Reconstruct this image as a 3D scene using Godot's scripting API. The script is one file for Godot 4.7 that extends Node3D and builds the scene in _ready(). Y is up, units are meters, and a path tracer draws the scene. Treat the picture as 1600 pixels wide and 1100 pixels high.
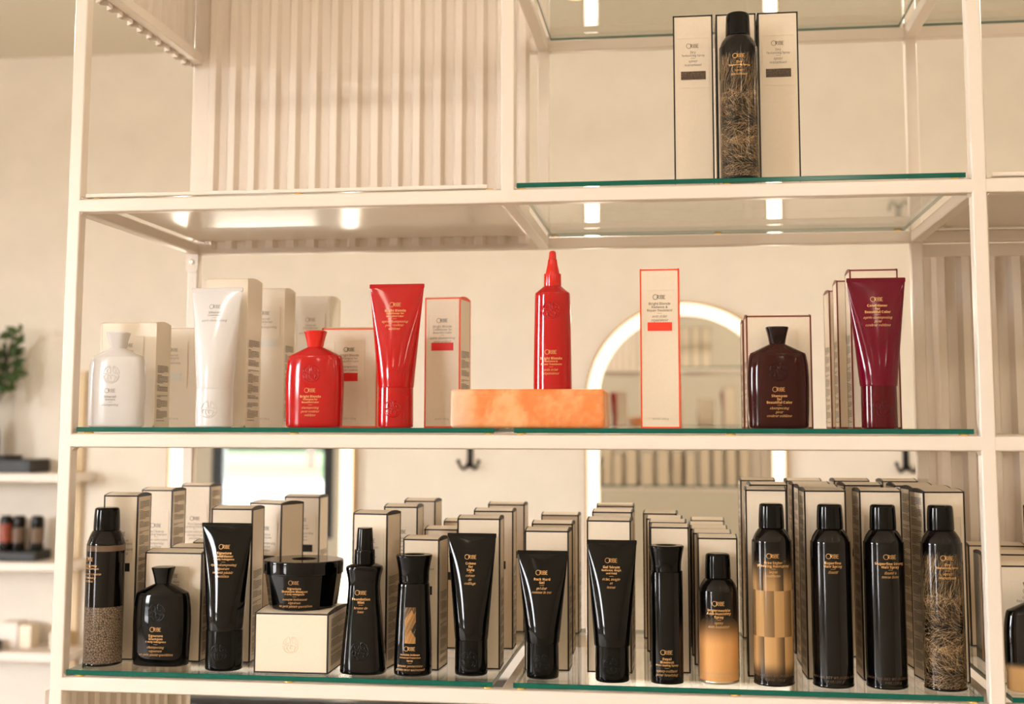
extends Node3D

const W := 1.26        # shelf unit: outside of left post to outside of third post
const X4 := 1.95       # outside of last post
const XM := 0.6246     # middle post
const T := 0.02        # square tube
const D := 0.465       # depth
const Y1 := 1.0178
const Y2 := 1.35
const Y3 := 1.6826
const Y4 := 2.0273
const GL := 0.0085     # top of glass above rail
const ZW := -3.0       # back wall

var M := {}
var used := {}
var text_cache := {}
var proto := {}


func _ready() -> void:
	# ---- camera
	var cam := Camera3D.new()
	cam.name = "camera"
	var ca := CameraAttributesPhysical.new()
	ca.frustum_focal_length = 50.0
	ca.frustum_focus_distance = 1.71
	ca.exposure_aperture = 4.4
	ca.frustum_near = 0.05
	ca.frustum_far = 100.0
	cam.attributes = ca
	add_child(cam)
	cam.position = Vector3(0.8680, 1.3622, 1.6744)
	cam.rotation = Vector3(0.1025, 0.1346, 0.0019)
	cam.set_frustum(1100.0 / 1967.5 * 0.05, Vector2(0, -87.9 / 1967.5 * 0.05), 0.05, 100.0)
	cam.current = true
	# ---- sky, exposure
	var env := Environment.new()
	var sky := Sky.new()
	var sm := ProceduralSkyMaterial.new()
	sm.sky_top_color = Color(0.93, 0.95, 1.0)
	sm.sky_horizon_color = Color(0.97, 0.97, 0.96)
	sm.ground_bottom_color = Color(0.55, 0.53, 0.5)
	sm.ground_horizon_color = Color(0.8, 0.8, 0.78)
	sm.sky_energy_multiplier = 8.5
	sm.ground_energy_multiplier = 1.2
	sky.sky_material = sm
	env.sky = sky
	env.background_mode = Environment.BG_SKY
	env.tonemap_mode = Environment.TONE_MAPPER_LINEAR
	env.tonemap_exposure = 0.334
	env.sdfgi_enabled = true
	env.ssao_enabled = true
	env.ssil_enabled = true
	var we := WorldEnvironment.new()
	we.name = "world_environment"
	we.environment = env
	add_child(we)
	# ---- rest
	materials()
	room()
	lamps()
	mirrors()
	shelf_unit()
	glass_shelves()
	bottles()
	cartons()
	background()


# ------------------------------------------------------------------ nodes

func numbered(called: String) -> String:
	if not used.has(called):
		used[called] = 0
		return called
	used[called] += 1
	return "%s_%03d" % [called, used[called]]


func thing(called: String, label: String, category: String, at := Vector3.ZERO, turn := 0.0, group := "") -> Node3D:
	var o := Node3D.new()
	o.name = numbered(called)
	add_child(o)
	o.position = at
	o.rotation_degrees.y = turn
	tag(o, label, category, group)
	return o


func tag(o: Node, label: String, category: String, group := "") -> void:
	o.set_meta("label", label)
	o.set_meta("category", category)
	if group:
		o.set_meta("group", group)


func obj(called: String, mesh: Mesh, mat: Material, parent: Node, at := Vector3.ZERO) -> MeshInstance3D:
	var o := MeshInstance3D.new()
	o.name = numbered(called) if parent == self else called
	o.mesh = mesh
	o.material_override = mat
	o.position = at
	parent.add_child(o, true)
	return o


func struct(called: String, mesh: Mesh, mat: Material, at := Vector3.ZERO) -> MeshInstance3D:
	var o := obj(called, mesh, mat, self, at)
	o.set_meta("kind", "structure")
	return o


# ------------------------------------------------------------------ mesh building

class MB:
	var v := PackedVector3Array()
	var n := PackedVector3Array()
	var uv := PackedVector2Array()
	var c := PackedColorArray()

	func tri(a: Vector3, b: Vector3, d: Vector3, na: Vector3, nb: Vector3, nd: Vector3, ua := Vector2.ZERO, ub := Vector2.ZERO, ud := Vector2.ZERO) -> void:
		if (b - a).cross(d - a).dot(na + nb + nd) > 0.0:
			v.append_array([a, d, b])
			n.append_array([na, nd, nb])
			uv.append_array([ua, ud, ub])
		else:
			v.append_array([a, b, d])
			n.append_array([na, nb, nd])
			uv.append_array([ua, ub, ud])

	func quad(a: Vector3, b: Vector3, d: Vector3, e: Vector3, nn: Vector3) -> void:
		tri(a, b, d, nn, nn, nn, Vector2(0, 0), Vector2(1, 0), Vector2(1, 1))
		tri(a, d, e, nn, nn, nn, Vector2(0, 0), Vector2(1, 1), Vector2(0, 1))

	func quadn(a: Vector3, b: Vector3, d: Vector3, e: Vector3, na: Vector3, nb: Vector3, nd: Vector3, ne: Vector3) -> void:
		tri(a, b, d, na, nb, nd)
		tri(a, d, e, na, nd, ne)

	func box(ctr: Vector3, size: Vector3) -> void:
		var h := size / 2.0
		for ax in 3:
			for s in [-1.0, 1.0]:
				var nn := Vector3.ZERO
				nn[ax] = s
				var p := Vector3.ZERO
				p[(ax + 1) % 3] = h[(ax + 1) % 3]
				var q := Vector3.ZERO
				q[(ax + 2) % 3] = h[(ax + 2) % 3]
				var o := ctr + nn * h[ax]
				quad(o - p - q, o + p - q, o + p + q, o - p + q, nn)

	func bev(ctr: Vector3, size: Vector3, r: float) -> void:
		var h := size / 2.0
		var k := h - Vector3(r, r, r)
		for ax in 3:
			var a1 := (ax + 1) % 3
			var a2 := (ax + 2) % 3
			for s in [-1.0, 1.0]:
				var nn := Vector3.ZERO
				nn[ax] = s
				var p := Vector3.ZERO
				p[a1] = k[a1]
				var q := Vector3.ZERO
				q[a2] = k[a2]
				var o := ctr + nn * h[ax]
				quad(o - p - q, o + p - q, o + p + q, o - p + q, nn)
			for s1 in [-1.0, 1.0]:
				for s2 in [-1.0, 1.0]:
					var n1 := Vector3.ZERO
					n1[a1] = s1
					var n2 := Vector3.ZERO
					n2[a2] = s2
					var e := Vector3.ZERO
					e[ax] = k[ax]
					var p1 := ctr + n1 * h[a1] + n2 * k[a2]
					var p2 := ctr + n1 * k[a1] + n2 * h[a2]
					quadn(p1 - e, p1 + e, p2 + e, p2 - e, n1, n1, n2, n2)
		for sx in [-1.0, 1.0]:
			for sy in [-1.0, 1.0]:
				for sz in [-1.0, 1.0]:
					var a := ctr + Vector3(sx * h.x, sy * k.y, sz * k.z)
					var b := ctr + Vector3(sx * k.x, sy * h.y, sz * k.z)
					var d := ctr + Vector3(sx * k.x, sy * k.y, sz * h.z)
					tri(a, b, d, Vector3(sx, 0, 0), Vector3(0, sy, 0), Vector3(0, 0, sz))

	# tube of radius r along points; closed ends are left open (they are buried)
	func tube(pts: Array, r: float, sides := 6, flat := 1.0) -> void:
		var rings := []
		for i in pts.size():
			var t: Vector3 = (pts[mini(i + 1, pts.size() - 1)] - pts[maxi(i - 1, 0)]).normalized()
			var u := t.cross(Vector3(0.02, 0.03, 1)).normalized()
			if u.length() < 0.5:
				u = t.cross(Vector3(0, 1, 0)).normalized()
			var w := u.cross(t)
			var ring := []
			for j in sides + 1:
				var a := TAU * j / sides
				var d := u * cos(a) + w * sin(a) * flat
				ring.append([pts[i] + d * r, d.normalized()])
			rings.append(ring)
		for i in pts.size() - 1:
			for j in sides:
				var a = rings[i][j]
				var b = rings[i + 1][j]
				var d = rings[i + 1][j + 1]
				var e = rings[i][j + 1]
				quadn(a[0], b[0], d[0], e[0], a[1], b[1], d[1], e[1])
		for k in [0, pts.size() - 1]:
			for j in sides:
				var t: Vector3 = (pts[1] - pts[0]) * -1.0 if k == 0 else pts[k] - pts[k - 1]
				t = t.normalized()
				tri(pts[k], rings[k][j][0], rings[k][j + 1][0], t, t, t)

	func mesh() -> ArrayMesh:
		var a := []
		a.resize(Mesh.ARRAY_MAX)
		a[Mesh.ARRAY_VERTEX] = v
		a[Mesh.ARRAY_NORMAL] = n
		a[Mesh.ARRAY_TEX_UV] = uv
		if c.size() == v.size():
			a[Mesh.ARRAY_COLOR] = c
		var m := ArrayMesh.new()
		m.add_surface_from_arrays(Mesh.PRIMITIVE_TRIANGLES, a)
		return m


# A body of stacked rounded sections. rings: [y, half width, half depth, roundness exponent, 1 = sharp edge here]
class Loft:
	var dense: Array = []      # sections, each an array of Vector4(y, a, b, n)
	var y0 := 0.0
	var y1 := 1.0

	func _init(rings: Array, steps := 5) -> void:
		y0 = rings[0][0]
		y1 = rings[-1][0]
		var sec := []
		for r in rings:
			sec.append(Vector4(r[0], r[1], r[2], r[3]))
			if r.size() > 4 and sec.size() > 1:
				dense.append(refine(sec, steps))
				sec = [sec[-1]]
		if sec.size() > 1:
			dense.append(refine(sec, steps))

	func refine(s: Array, steps: int) -> Array:
		var out := []
		if s.size() == 2:
			for k in 4:
				out.append(s[0].lerp(s[1], k / 3.0))
			return out
		for i in s.size() - 1:
			var p0: Vector4 = s[maxi(i - 1, 0)]
			var p1: Vector4 = s[i]
			var p2: Vector4 = s[i + 1]
			var p3: Vector4 = s[mini(i + 2, s.size() - 1)]
			for k in steps:
				var t := float(k) / steps
				out.append(0.5 * (2.0 * p1 + (p2 - p0) * t + (2.0 * p0 - 5.0 * p1 + 4.0 * p2 - p3) * t * t + (3.0 * p1 - p0 - 3.0 * p2 + p3) * t * t * t))
		out.append(s[-1])
		return out

	func point(r: Vector4, th: float) -> Vector3:
		var c := cos(th)
		var s := sin(th)
		var e := 2.0 / r.w
		return Vector3(r.y * signf(c) * pow(absf(c), e), r.x, r.z * signf(s) * pow(absf(s), e))

	func build(mb: MB, seg := 40, cap_low := true, cap_high := true, facets := false) -> void:
		for sec in dense:
			var g := []
			for r in sec:
				var row := []
				for j in seg + 1:
					row.append(point(r, TAU * j / seg))
				g.append(row)
			var m: int = g.size()
			for i in m - 1:
				for j in seg:
					var q := [g[i][j], g[i + 1][j], g[i + 1][j + 1], g[i][j + 1]]
					var nn := []
					if facets:
						var fn: Vector3 = (q[1] - q[0]).cross(q[3] - q[0]).normalized()
						if fn.dot(Vector3(q[0].x + q[3].x, 0, q[0].z + q[3].z)) < 0:
							fn = -fn
						nn = [fn, fn, fn, fn]
					else:
						for k in [[i, j], [i + 1, j], [i + 1, j + 1], [i, j + 1]]:
							nn.append(normal_at(g, k[0], k[1], seg))
					var ua := Vector2(float(j) / seg, 1.0 - (q[0].y - y0) / (y1 - y0))
					var ub := Vector2(float(j) / seg, 1.0 - (q[1].y - y0) / (y1 - y0))
					var ud := Vector2(float(j + 1) / seg, ub.y)
					var ue := Vector2(float(j + 1) / seg, ua.y)
					mb.tri(q[0], q[1], q[2], nn[0], nn[1], nn[2], ua, ub, ud)
					mb.tri(q[0], q[2], q[3], nn[0], nn[2], nn[3], ua, ud, ue)
		if cap_low:
			fan(mb, dense[0][0], seg, Vector3.DOWN)
		if cap_high:
			fan(mb, dense[-1][-1], seg, Vector3.UP)

	func fan(mb: MB, r: Vector4, seg: int, nn: Vector3) -> void:
		for j in seg:
			var u := Vector2(0.5, 0.0 if nn.y > 0 else 1.0)
			mb.tri(Vector3(0, r.x, 0), point(r, TAU * j / seg), point(r, TAU * (j + 1) / seg), nn, nn, nn, u, u, u)

	func normal_at(g: Array, i: int, j: int, seg: int) -> Vector3:
		var m := g.size()
		var up: Vector3 = g[mini(i + 1, m - 1)][j] - g[maxi(i - 1, 0)][j]
		var jj := j % seg
		var ar: Vector3 = g[i][(jj + 1) % seg] - g[i][(jj - 1 + seg) % seg]
		var nn := up.cross(ar).normalized()
		var p: Vector3 = g[i][j]
		var outward := Vector3(p.x, 0, p.z)
		if nn.dot(outward) < 0:
			nn = -nn
		return nn

	# front surface (towards +z) at x, y
	func front(x: float, y: float, off := 0.0002) -> Vector3:
		var lo: Vector4 = dense[0][0]
		var hi: Vector4 = dense[-1][-1]
		for sec in dense:
			if y >= sec[0].x and y <= sec[-1].x:
				for i in sec.size() - 1:
					if y <= sec[i + 1].x:
						lo = sec[i]
						hi = sec[i + 1]
						break
				break
		var r := lo.lerp(hi, clampf((y - lo.x) / maxf(hi.x - lo.x, 1e-6), 0, 1))
		var k := clampf(absf(x) / r.y, 0.0, 0.995)
		return Vector3(x, y, r.z * pow(1.0 - pow(k, r.w), 1.0 / r.w) + off)


func boxm(size: Vector3, r := 0.0) -> ArrayMesh:
	var mb := MB.new()
	if r > 0.0:
		mb.bev(Vector3.ZERO, size, r)
	else:
		mb.box(Vector3.ZERO, size)
	return mb.mesh()


func loft_mesh(rings: Array, seg := 40, facets := false, steps := 5) -> ArrayMesh:
	var mb := MB.new()
	Loft.new(rings, steps).build(mb, seg, true, true, facets)
	return mb.mesh()


func lathe(prof: Array, seg := 40, steps := 4) -> ArrayMesh:
	var rings := []
	for p in prof:
		var r := [p[0], p[1], p[1], 2.0]
		if p.size() > 2:
			r.append(1)
		rings.append(r)
	return loft_mesh(rings, seg, false, steps)


# ------------------------------------------------------------------ lettering

func glyphs(s: String, style: String) -> PackedVector3Array:
	var key := style + s
	if text_cache.has(key):
		return text_cache[key]
	var t := TextMesh.new()
	var f := SystemFont.new()
	f.font_names = PackedStringArray(["Droid Serif" if style == "i" else "Droid Sans"])
	f.font_weight = 700 if style == "b" else 400
	t.font = f
	t.text = s
	t.font_size = 24
	t.pixel_size = 1.0 / 24.0
	t.depth = 0.0
	t.curve_step = 3.0
	var arr := t.get_mesh_arrays()
	var vs: PackedVector3Array = arr[Mesh.ARRAY_VERTEX]
	var out := PackedVector3Array()
	if arr[Mesh.ARRAY_INDEX] != null and arr[Mesh.ARRAY_INDEX].size() > 0:
		for k in arr[Mesh.ARRAY_INDEX]:
			out.append(vs[k])
	else:
		out = vs
	text_cache[key] = out
	return out


func stroke(out: PackedVector3Array, pts: Array, w: float) -> void:
	for i in pts.size() - 1:
		var a: Vector2 = pts[i]
		var b: Vector2 = pts[i + 1]
		var d := (b - a).normalized() * w / 2
		var s := Vector2(-d.y, d.x)
		a -= d
		b += d
		var q := [a - s, b - s, b + s, a + s]
		for k in [0, 1, 2, 0, 2, 3]:
			out.append(Vector3(q[k].x, q[k].y, 0))


func arc2(ctr: Vector2, rx: float, ry: float, a0: float, a1: float, n := 14) -> Array:
	var out := []
	for i in n + 1:
		var a := deg_to_rad(lerpf(a0, a1, float(i) / n))
		out.append(ctr + Vector2(cos(a) * rx, sin(a) * ry))
	return out


func logo_shape() -> PackedVector3Array:
	if text_cache.has("logo"):
		return text_cache["logo"]
	var o := PackedVector3Array()
	var w := 0.115
	stroke(o, arc2(Vector2(-1.15, 0), 0.66, 0.66, 0, 360, 28), w)
	for s in [[-0.62, "R"], [0.12, "I"], [0.42, "B"], [1.1, "E"]]:
		var x: float = s[0]
		stroke(o, [Vector2(x, -0.5), Vector2(x, 0.5)], w)
		if s[1] == "R" or s[1] == "B":
			stroke(o, [Vector2(x, 0.5), Vector2(x + 0.2, 0.5)] + arc2(Vector2(x + 0.2, 0.26), 0.24, 0.24, 90, -90, 8) + [Vector2(x, 0.02)], w)
		if s[1] == "R":
			stroke(o, [Vector2(x + 0.16, 0.02), Vector2(x + 0.5, -0.5)], w)
		if s[1] == "B":
			stroke(o, [Vector2(x + 0.2, 0.02)] + arc2(Vector2(x + 0.22, -0.24), 0.27, 0.26, 90, -90, 8) + [Vector2(x, -0.5)], w)
		if s[1] == "E":
			for y in [-0.5, 0.02, 0.5]:
				stroke(o, [Vector2(x, y), Vector2(x + (0.42 if y != 0.02 else 0.36), y)], w)
	text_cache["logo"] = o
	return o


# lines: [style, text]; L logo, b bold sans, s plain sans, i italic serif, - rule. surf(x, y) gives the surface point.
func print_mesh(lines: Array, surf: Callable, x0: float, y0: float, k := 1.0) -> ArrayMesh:
	var mb := MB.new()
	var y := y0
	for ln in lines:
		var st: String = ln[0]
		var em := 0.0046 * k
		var vs: PackedVector3Array
		var shear := 0.0
		match st:
			"L":
				vs = logo_shape()
				em = 0.0047 * k
			"-":
				vs = PackedVector3Array()
				stroke(vs, [Vector2(-0.6, 0), Vector2(0.6, 0)], 0.07)
				y += 0.0006 * k
			"i":
				vs = glyphs(ln[1], "i")
				em = 0.0042 * k
				shear = 0.3
			"t":
				vs = glyphs(ln[1], "b")
				em = 0.0034 * k
				y += 0.0003 * k
			_:
				vs = glyphs(ln[1], st)
		if ln.size() > 2:
			em *= ln[2]
		for i in range(0, vs.size(), 3):
			var p := []
			for j in 3:
				var q := vs[i + j]
				p.append(surf.call(x0 + (q.x + q.y * shear) * em, y + q.y * em))
			var nn: Vector3 = (p[1] - p[0]).cross(p[2] - p[0])
			if nn.length_squared() < 1e-20:
				continue
			nn = nn.normalized()
			if nn.z < 0:
				nn = -nn
			mb.tri(p[0], p[1], p[2], nn, nn, nn)
		match st:
			"L":
				y -= 0.0085 * k
			"-":
				y -= 0.0038 * k
			"i":
				y -= 0.0051 * k
			_:
				y -= 0.0043 * k
	return mb.mesh()


func spiral(ctr: Vector2, r0: float, r1: float, a0: float, a1: float, n := 22) -> Array:
	var out := []
	for i in n + 1:
		var t := float(i) / n
		var a := deg_to_rad(lerpf(a0, a1, t))
		out.append(ctr + Vector2(cos(a), sin(a)) * lerpf(r0, r1, t))
	return out


# round embossed crest of curling scrolls, raised on a surface
func emblem_mesh(surf: Callable, x0: float, y0: float, r: float) -> ArrayMesh:
	var curves := [
		spiral(Vector2(-0.38, 0.42), 0.46, 0.1, 200, -260), spiral(Vector2(0.42, 0.4), 0.42, 0.1, -20, 420),
		spiral(Vector2(0.12, -0.36), 0.58, 0.12, 150, 620, 30), spiral(Vector2(-0.55, -0.3), 0.34, 0.08, 60, 400),
		spiral(Vector2(0.64, -0.16), 0.28, 0.08, 120, -220), arc2(Vector2.ZERO, 0.97, 0.97, 100, 175, 12), arc2(Vector2.ZERO, 0.97, 0.97, 5, 75, 12),
		arc2(Vector2.ZERO, 0.97, 0.97, 190, 350, 18), [Vector2(-0.2, 0.9), Vector2(-0.05, 0.5), Vector2(-0.12, 0.1), Vector2(0.1, -0.1)],
		[Vector2(0.2, 0.92), Vector2(0.08, 0.62), Vector2(0.16, 0.3)], [Vector2(-0.85, 0.1), Vector2(-0.5, 0.02), Vector2(-0.2, -0.15)]]
	var mb := MB.new()
	for c in curves:
		var pts := []
		for q in c:
			pts.append(surf.call(x0 + q.x * r, y0 + q.y * r))
		mb.tube(pts, 0.00085 if r > 0.01 else 0.0007, 6)
	return mb.mesh()


# ------------------------------------------------------------------ materials

func mat(col: Color, rough := 0.5, metal := 0.0, spec := 0.5) -> StandardMaterial3D:
	var m := StandardMaterial3D.new()
	m.albedo_color = col
	m.roughness = rough
	m.metallic = metal
	m.metallic_specular = spec
	return m


func glow(col: Color, e: float) -> StandardMaterial3D:
	var m := mat(col, 0.6)
	m.emission_enabled = true
	m.emission = col
	m.emission_energy_multiplier = e
	return m


func noise_tex(freq: float, oct: int, ramp: Array, size := 512, sd := 1) -> NoiseTexture2D:
	var t := NoiseTexture2D.new()
	var f := FastNoiseLite.new()
	f.noise_type = FastNoiseLite.TYPE_SIMPLEX_SMOOTH
	f.frequency = freq
	f.fractal_octaves = oct
	f.seed = sd
	t.noise = f
	t.width = size
	t.height = size
	t.seamless = true
	if ramp.size():
		var g := Gradient.new()
		g.offsets = PackedFloat32Array([0.0, 1.0])
		g.colors = PackedColorArray(ramp)
		t.color_ramp = g
	return t


func materials() -> void:
	M.paint = mat(Color(0.925, 0.875, 0.83), 0.28)
	M.tray = mat(Color(0.925, 0.875, 0.83), 0.13)
	M.wall = mat(Color(0.905, 0.862, 0.808), 0.85)
	M.wall.albedo_texture = noise_tex(0.01, 4, [Color(0.97, 0.97, 0.97), Color(1, 1, 1)])
	M.wall.uv1_triplanar = true
	M.wall.uv1_world_triplanar = true
	M.wall_dark = mat(Color(0.82, 0.785, 0.72), 0.8)
	M.ceiling = mat(Color(0.89, 0.855, 0.79), 0.9)
	M.floor = mat(Color(0.89, 0.84, 0.77), 0.5)
	M.floor.albedo_texture = noise_tex(0.02, 5, [Color(0.8, 0.8, 0.8), Color(1, 1, 1)], 512, 4)
	M.floor.uv1_triplanar = true
	M.glass = StandardMaterial3D.new()
	M.glass.albedo_color = Color(0.60, 0.75, 0.62, 0.055)
	M.glass.transparency = BaseMaterial3D.TRANSPARENCY_ALPHA
	M.glass.roughness = 0.0
	M.pane = M.glass.duplicate()
	M.pane.albedo_color = Color(0.8, 0.85, 0.85, 0.01)
	M.edge = mat(Color(0.0, 0.33, 0.28), 0.15, 0.0, 0.4)
	M.gold_bumper = mat(Color(0.85, 0.66, 0.3), 0.25)
	M.bolt = mat(Color(0.75, 0.72, 0.66), 0.3, 0.9)
	M.mirror = mat(Color(0.93, 0.93, 0.92), 0.01, 1.0)
	M.led = glow(Color(1.0, 0.95, 0.86), 3.2)
	M.oak = mat(Color(0.80, 0.70, 0.55), 0.5)
	M.band = mat(Color(0.5, 0.2, 0.1), 0.4)
	M.brass = mat(Color(0.72, 0.55, 0.32), 0.35, 0.6)
	M.bulb = glow(Color(1.0, 0.78, 0.5), 14.0)
	M.black_plastic = mat(Color(0.012, 0.011, 0.012), 0.05, 0.0, 0.4)
	M.black_cap = mat(Color(0.014, 0.012, 0.012), 0.1, 0.0, 0.34)
	M.white_plastic = mat(Color(0.87, 0.85, 0.845), 0.16)
	M.red_plastic = mat(Color(0.66, 0.03, 0.045), 0.1)
	M.orange_red = mat(Color(0.78, 0.10, 0.055), 0.14)
	M.amber = mat(Color(0.17, 0.03, 0.03), 0.06, 0.0, 0.38)
	M.amber_cap = mat(Color(0.09, 0.016, 0.018), 0.08, 0.0, 0.38)
	M.burgundy = mat(Color(0.36, 0.01, 0.10), 0.1, 0.0, 0.38)
	M.burgundy_cap = mat(Color(0.30, 0.02, 0.06), 0.08, 0.0, 0.38)
	M.gold_ink = mat(Color(0.82, 0.62, 0.38), 0.35, 0.2)
	M.grey_ink = mat(Color(0.47, 0.43, 0.4), 0.6)
	M.pale_ink = mat(Color(0.62, 0.55, 0.47), 0.6)
	M.bronze_ink = mat(Color(0.36, 0.27, 0.2), 0.5)
	M.fine_ink = mat(Color(0.34, 0.28, 0.23), 0.7)
	M.paper = mat(Color(0.925, 0.86, 0.775), 0.55)
	M.paper.albedo_texture = noise_tex(0.06, 3, [Color(0.985, 0.985, 0.985), Color(1, 1, 1)], 256, 9)
	M.paper.uv1_triplanar = true
	M.paper.uv1_scale = Vector3(9, 9, 9)
	M.paper_pale = mat(Color(0.93, 0.875, 0.80), 0.45)
	M.trim_black = mat(Color(0.10, 0.065, 0.05), 0.5)
	M.trim_orange = mat(Color(0.90, 0.30, 0.13), 0.5)
	M.trim_red = mat(Color(0.80, 0.10, 0.05), 0.5)
	M.trim_maroon = mat(Color(0.42, 0.11, 0.07), 0.5)
	M.trim_cream = mat(Color(0.94, 0.88, 0.79), 0.4)
	M.swatch_black = mat(Color(0.06, 0.05, 0.045), 0.5)
	M.swatch_orange = mat(Color(0.90, 0.20, 0.06), 0.5)
	M.swatch_red = mat(Color(0.82, 0.08, 0.05), 0.5)
	M.swatch_silver = mat(Color(0.90, 0.88, 0.84), 0.3)
	M.dark = mat(Color(0.035, 0.033, 0.035), 0.45)
	M.iron = mat(Color(0.05, 0.045, 0.04), 0.5, 0.3)
	M.leaf = mat(Color(0.16, 0.26, 0.13), 0.5)
	M.leaf.backlight_enabled = true
	M.leaf.backlight = Color(0.25, 0.3, 0.1)
	M.grass = mat(Color(0.21, 0.245, 0.175), 1.0, 0.0, 0.0)
	M.bark = mat(Color(0.2, 0.15, 0.1), 0.8)
	M.pavement = mat(Color(0.72, 0.69, 0.66), 0.9)
	M.asphalt = mat(Color(0.5, 0.49, 0.46), 1.0, 0.0, 0.0)
	# printed cans
	M.can_black = mat(Color(0.03, 0.024, 0.022), 0.08, 0.0, 0.42)
	M.can_mosaic = can_print(mosaic_image())
	M.can_fade = can_print(fade_image())
	M.can_plaid = can_print(plaid_image())
	var hair := hair_image(1024, 1024, 5600, 7, true)
	M.can_hair = can_print(hair)
	M.swatch_hair = mat(Color.WHITE, 0.5)
	M.swatch_hair.albedo_texture = ImageTexture.create_from_image(hair_image(256, 96, 420, 3, false))
	M.gold_fade = mat(Color.WHITE, 0.1)
	M.gold_fade.albedo_texture = ImageTexture.create_from_image(column_image(func(t: float) -> Color: return Color(0.015, 0.013, 0.013).lerp(Color(0.80, 0.63, 0.42), smoothstep(0.36, 0.24, t))))
	M.gold_label = mat(Color.WHITE, 0.3, 0.3)
	M.gold_label.albedo_texture = ImageTexture.create_from_image(label_image())
	# salt: vertex colours give the mineral's own bands
	M.salt = mat(Color.WHITE, 0.45)
	M.salt.vertex_color_use_as_albedo = true
	M.salt.subsurf_scatter_enabled = true
	M.salt.subsurf_scatter_strength = 0.35


func can_print(im: Image) -> StandardMaterial3D:
	var m := mat(Color.WHITE, 0.08, 0.0, 0.42)
	m.albedo_texture = ImageTexture.create_from_image(im)
	return m


func column_image(f: Callable) -> Image:
	var im := Image.create(4, 256, false, Image.FORMAT_RGB8)
	for y in 256:
		var c: Color = f.call(1.0 - y / 255.0)
		for x in 4:
			im.set_pixel(x, y, c)
	return im


# t = height from 0 (foot) to 1 (top of shoulder)
func mosaic_image() -> Image:
	var im := Image.create(1024, 1024, false, Image.FORMAT_RGB8)
	im.fill(Color(0.028, 0.022, 0.02))
	im.fill_rect(Rect2i(0, 113, 1024, 44), Color(0.42, 0.34, 0.28))
	var cell := FastNoiseLite.new()
	cell.noise_type = FastNoiseLite.TYPE_CELLULAR
	cell.cellular_return_type = FastNoiseLite.RETURN_DISTANCE2_SUB
	cell.cellular_jitter = 0.9
	cell.frequency = 0.048
	for y in range(580, 1024):
		for x in 1024:
			var d := cell.get_noise_2d(x, y * 1.05)
			im.set_pixel(x, y, Color(0.1, 0.08, 0.07).lerp(Color(0.50, 0.43, 0.36), smoothstep(-0.92, -0.72, d)))
	return im


func fade_image() -> Image:
	return column_image(func(t: float) -> Color: return Color(0.82, 0.60, 0.37).lerp(Color(0.03, 0.022, 0.02), smoothstep(0.36, 0.72, t)))


func plaid_image() -> Image:
	var im := Image.create(512, 256, false, Image.FORMAT_RGB8)
	var dark := Color(0.035, 0.026, 0.022)
	var gold := Color(0.76, 0.59, 0.39)
	for x in 512:
		var u := fposmod(x / 512.0, 1.0)
		var ph := fposmod(u * 6.0, 1.0)
		var a := 0.25 + 0.65 * (1.0 - absf(ph * 2.0 - 1.0)) if ph < 0.5 else 0.85
		var b := 0.9 if ph < 0.5 else 0.35 + 0.4 * ph
		for y in 256:
			var t := 1.0 - y / 255.0
			var f := 0.0
			if t < 0.31:
				f = a * smoothstep(0.02, 0.16, t) + 0.1
			elif t < 0.605:
				f = b
			else:
				f = a * smoothstep(0.88, 0.62, t)
			im.set_pixel(x, y, dark.lerp(gold, clampf(f, 0, 1)))
	return im


func hair_image(w: int, h: int, count: int, sd: int, on_can: bool) -> Image:
	var im := Image.create(w, h, false, Image.FORMAT_RGB8)
	im.fill(Color(0.03, 0.023, 0.02) if on_can else Color(0.24, 0.16, 0.10))
	var rng := RandomNumberGenerator.new()
	rng.seed = sd
	for k in count:
		var x := rng.randf() * w
		var y := pow(rng.randf(), 0.8) * h
		if on_can:
			y = h * (1.0 - 0.87 * pow(rng.randf(), 1.15))
		var a := rng.randfn(-0.25, 0.5) + (0.55 if sin(y / h * 21.0) > 0.0 else -0.45)
		if on_can and y < h * 0.4:
			a = rng.randfn(1.35, 0.25)
		var bend := rng.randfn(0.0, 0.004)
		var col := Color(0.50, 0.37, 0.24).lerp(Color(0.95, 0.82, 0.62), rng.randf())
		for s in int(h * rng.randf_range(0.03, 0.11)):
			var px := posmod(int(x), w)
			if y < 0 or y >= h:
				break
			im.set_pixel(px, int(y), im.get_pixel(px, int(y)).lerp(col, 0.8))
			x += cos(a)
			y += sin(a)
			a += bend
	return im


func label_image() -> Image:
	var im := Image.create(64, 192, false, Image.FORMAT_RGB8)
	for y in 192:
		for x in 64:
			var u := x / 64.0
			var t := y / 192.0
			var c := Color(0.62, 0.44, 0.25)
			if u + t * 2.2 < 0.75 or u - t * 1.6 > 0.5:
				c = Color(0.30, 0.21, 0.13)
			if absf(t - 0.68 + u * 0.4) < 0.16:
				c = Color(0.5, 0.36, 0.2)
			if u > 0.55 and t > 0.4 and absf(t - 0.62) < (u - 0.55) * 0.5:
				c = Color(0.05, 0.04, 0.035)
			if absf(fposmod(u * 1.2 + t * 1.7, 0.4) - 0.2) < 0.012:
				c = Color(0.86, 0.68, 0.42)
			im.set_pixel(x, y, c)
	return im


# ------------------------------------------------------------------ room

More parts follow.
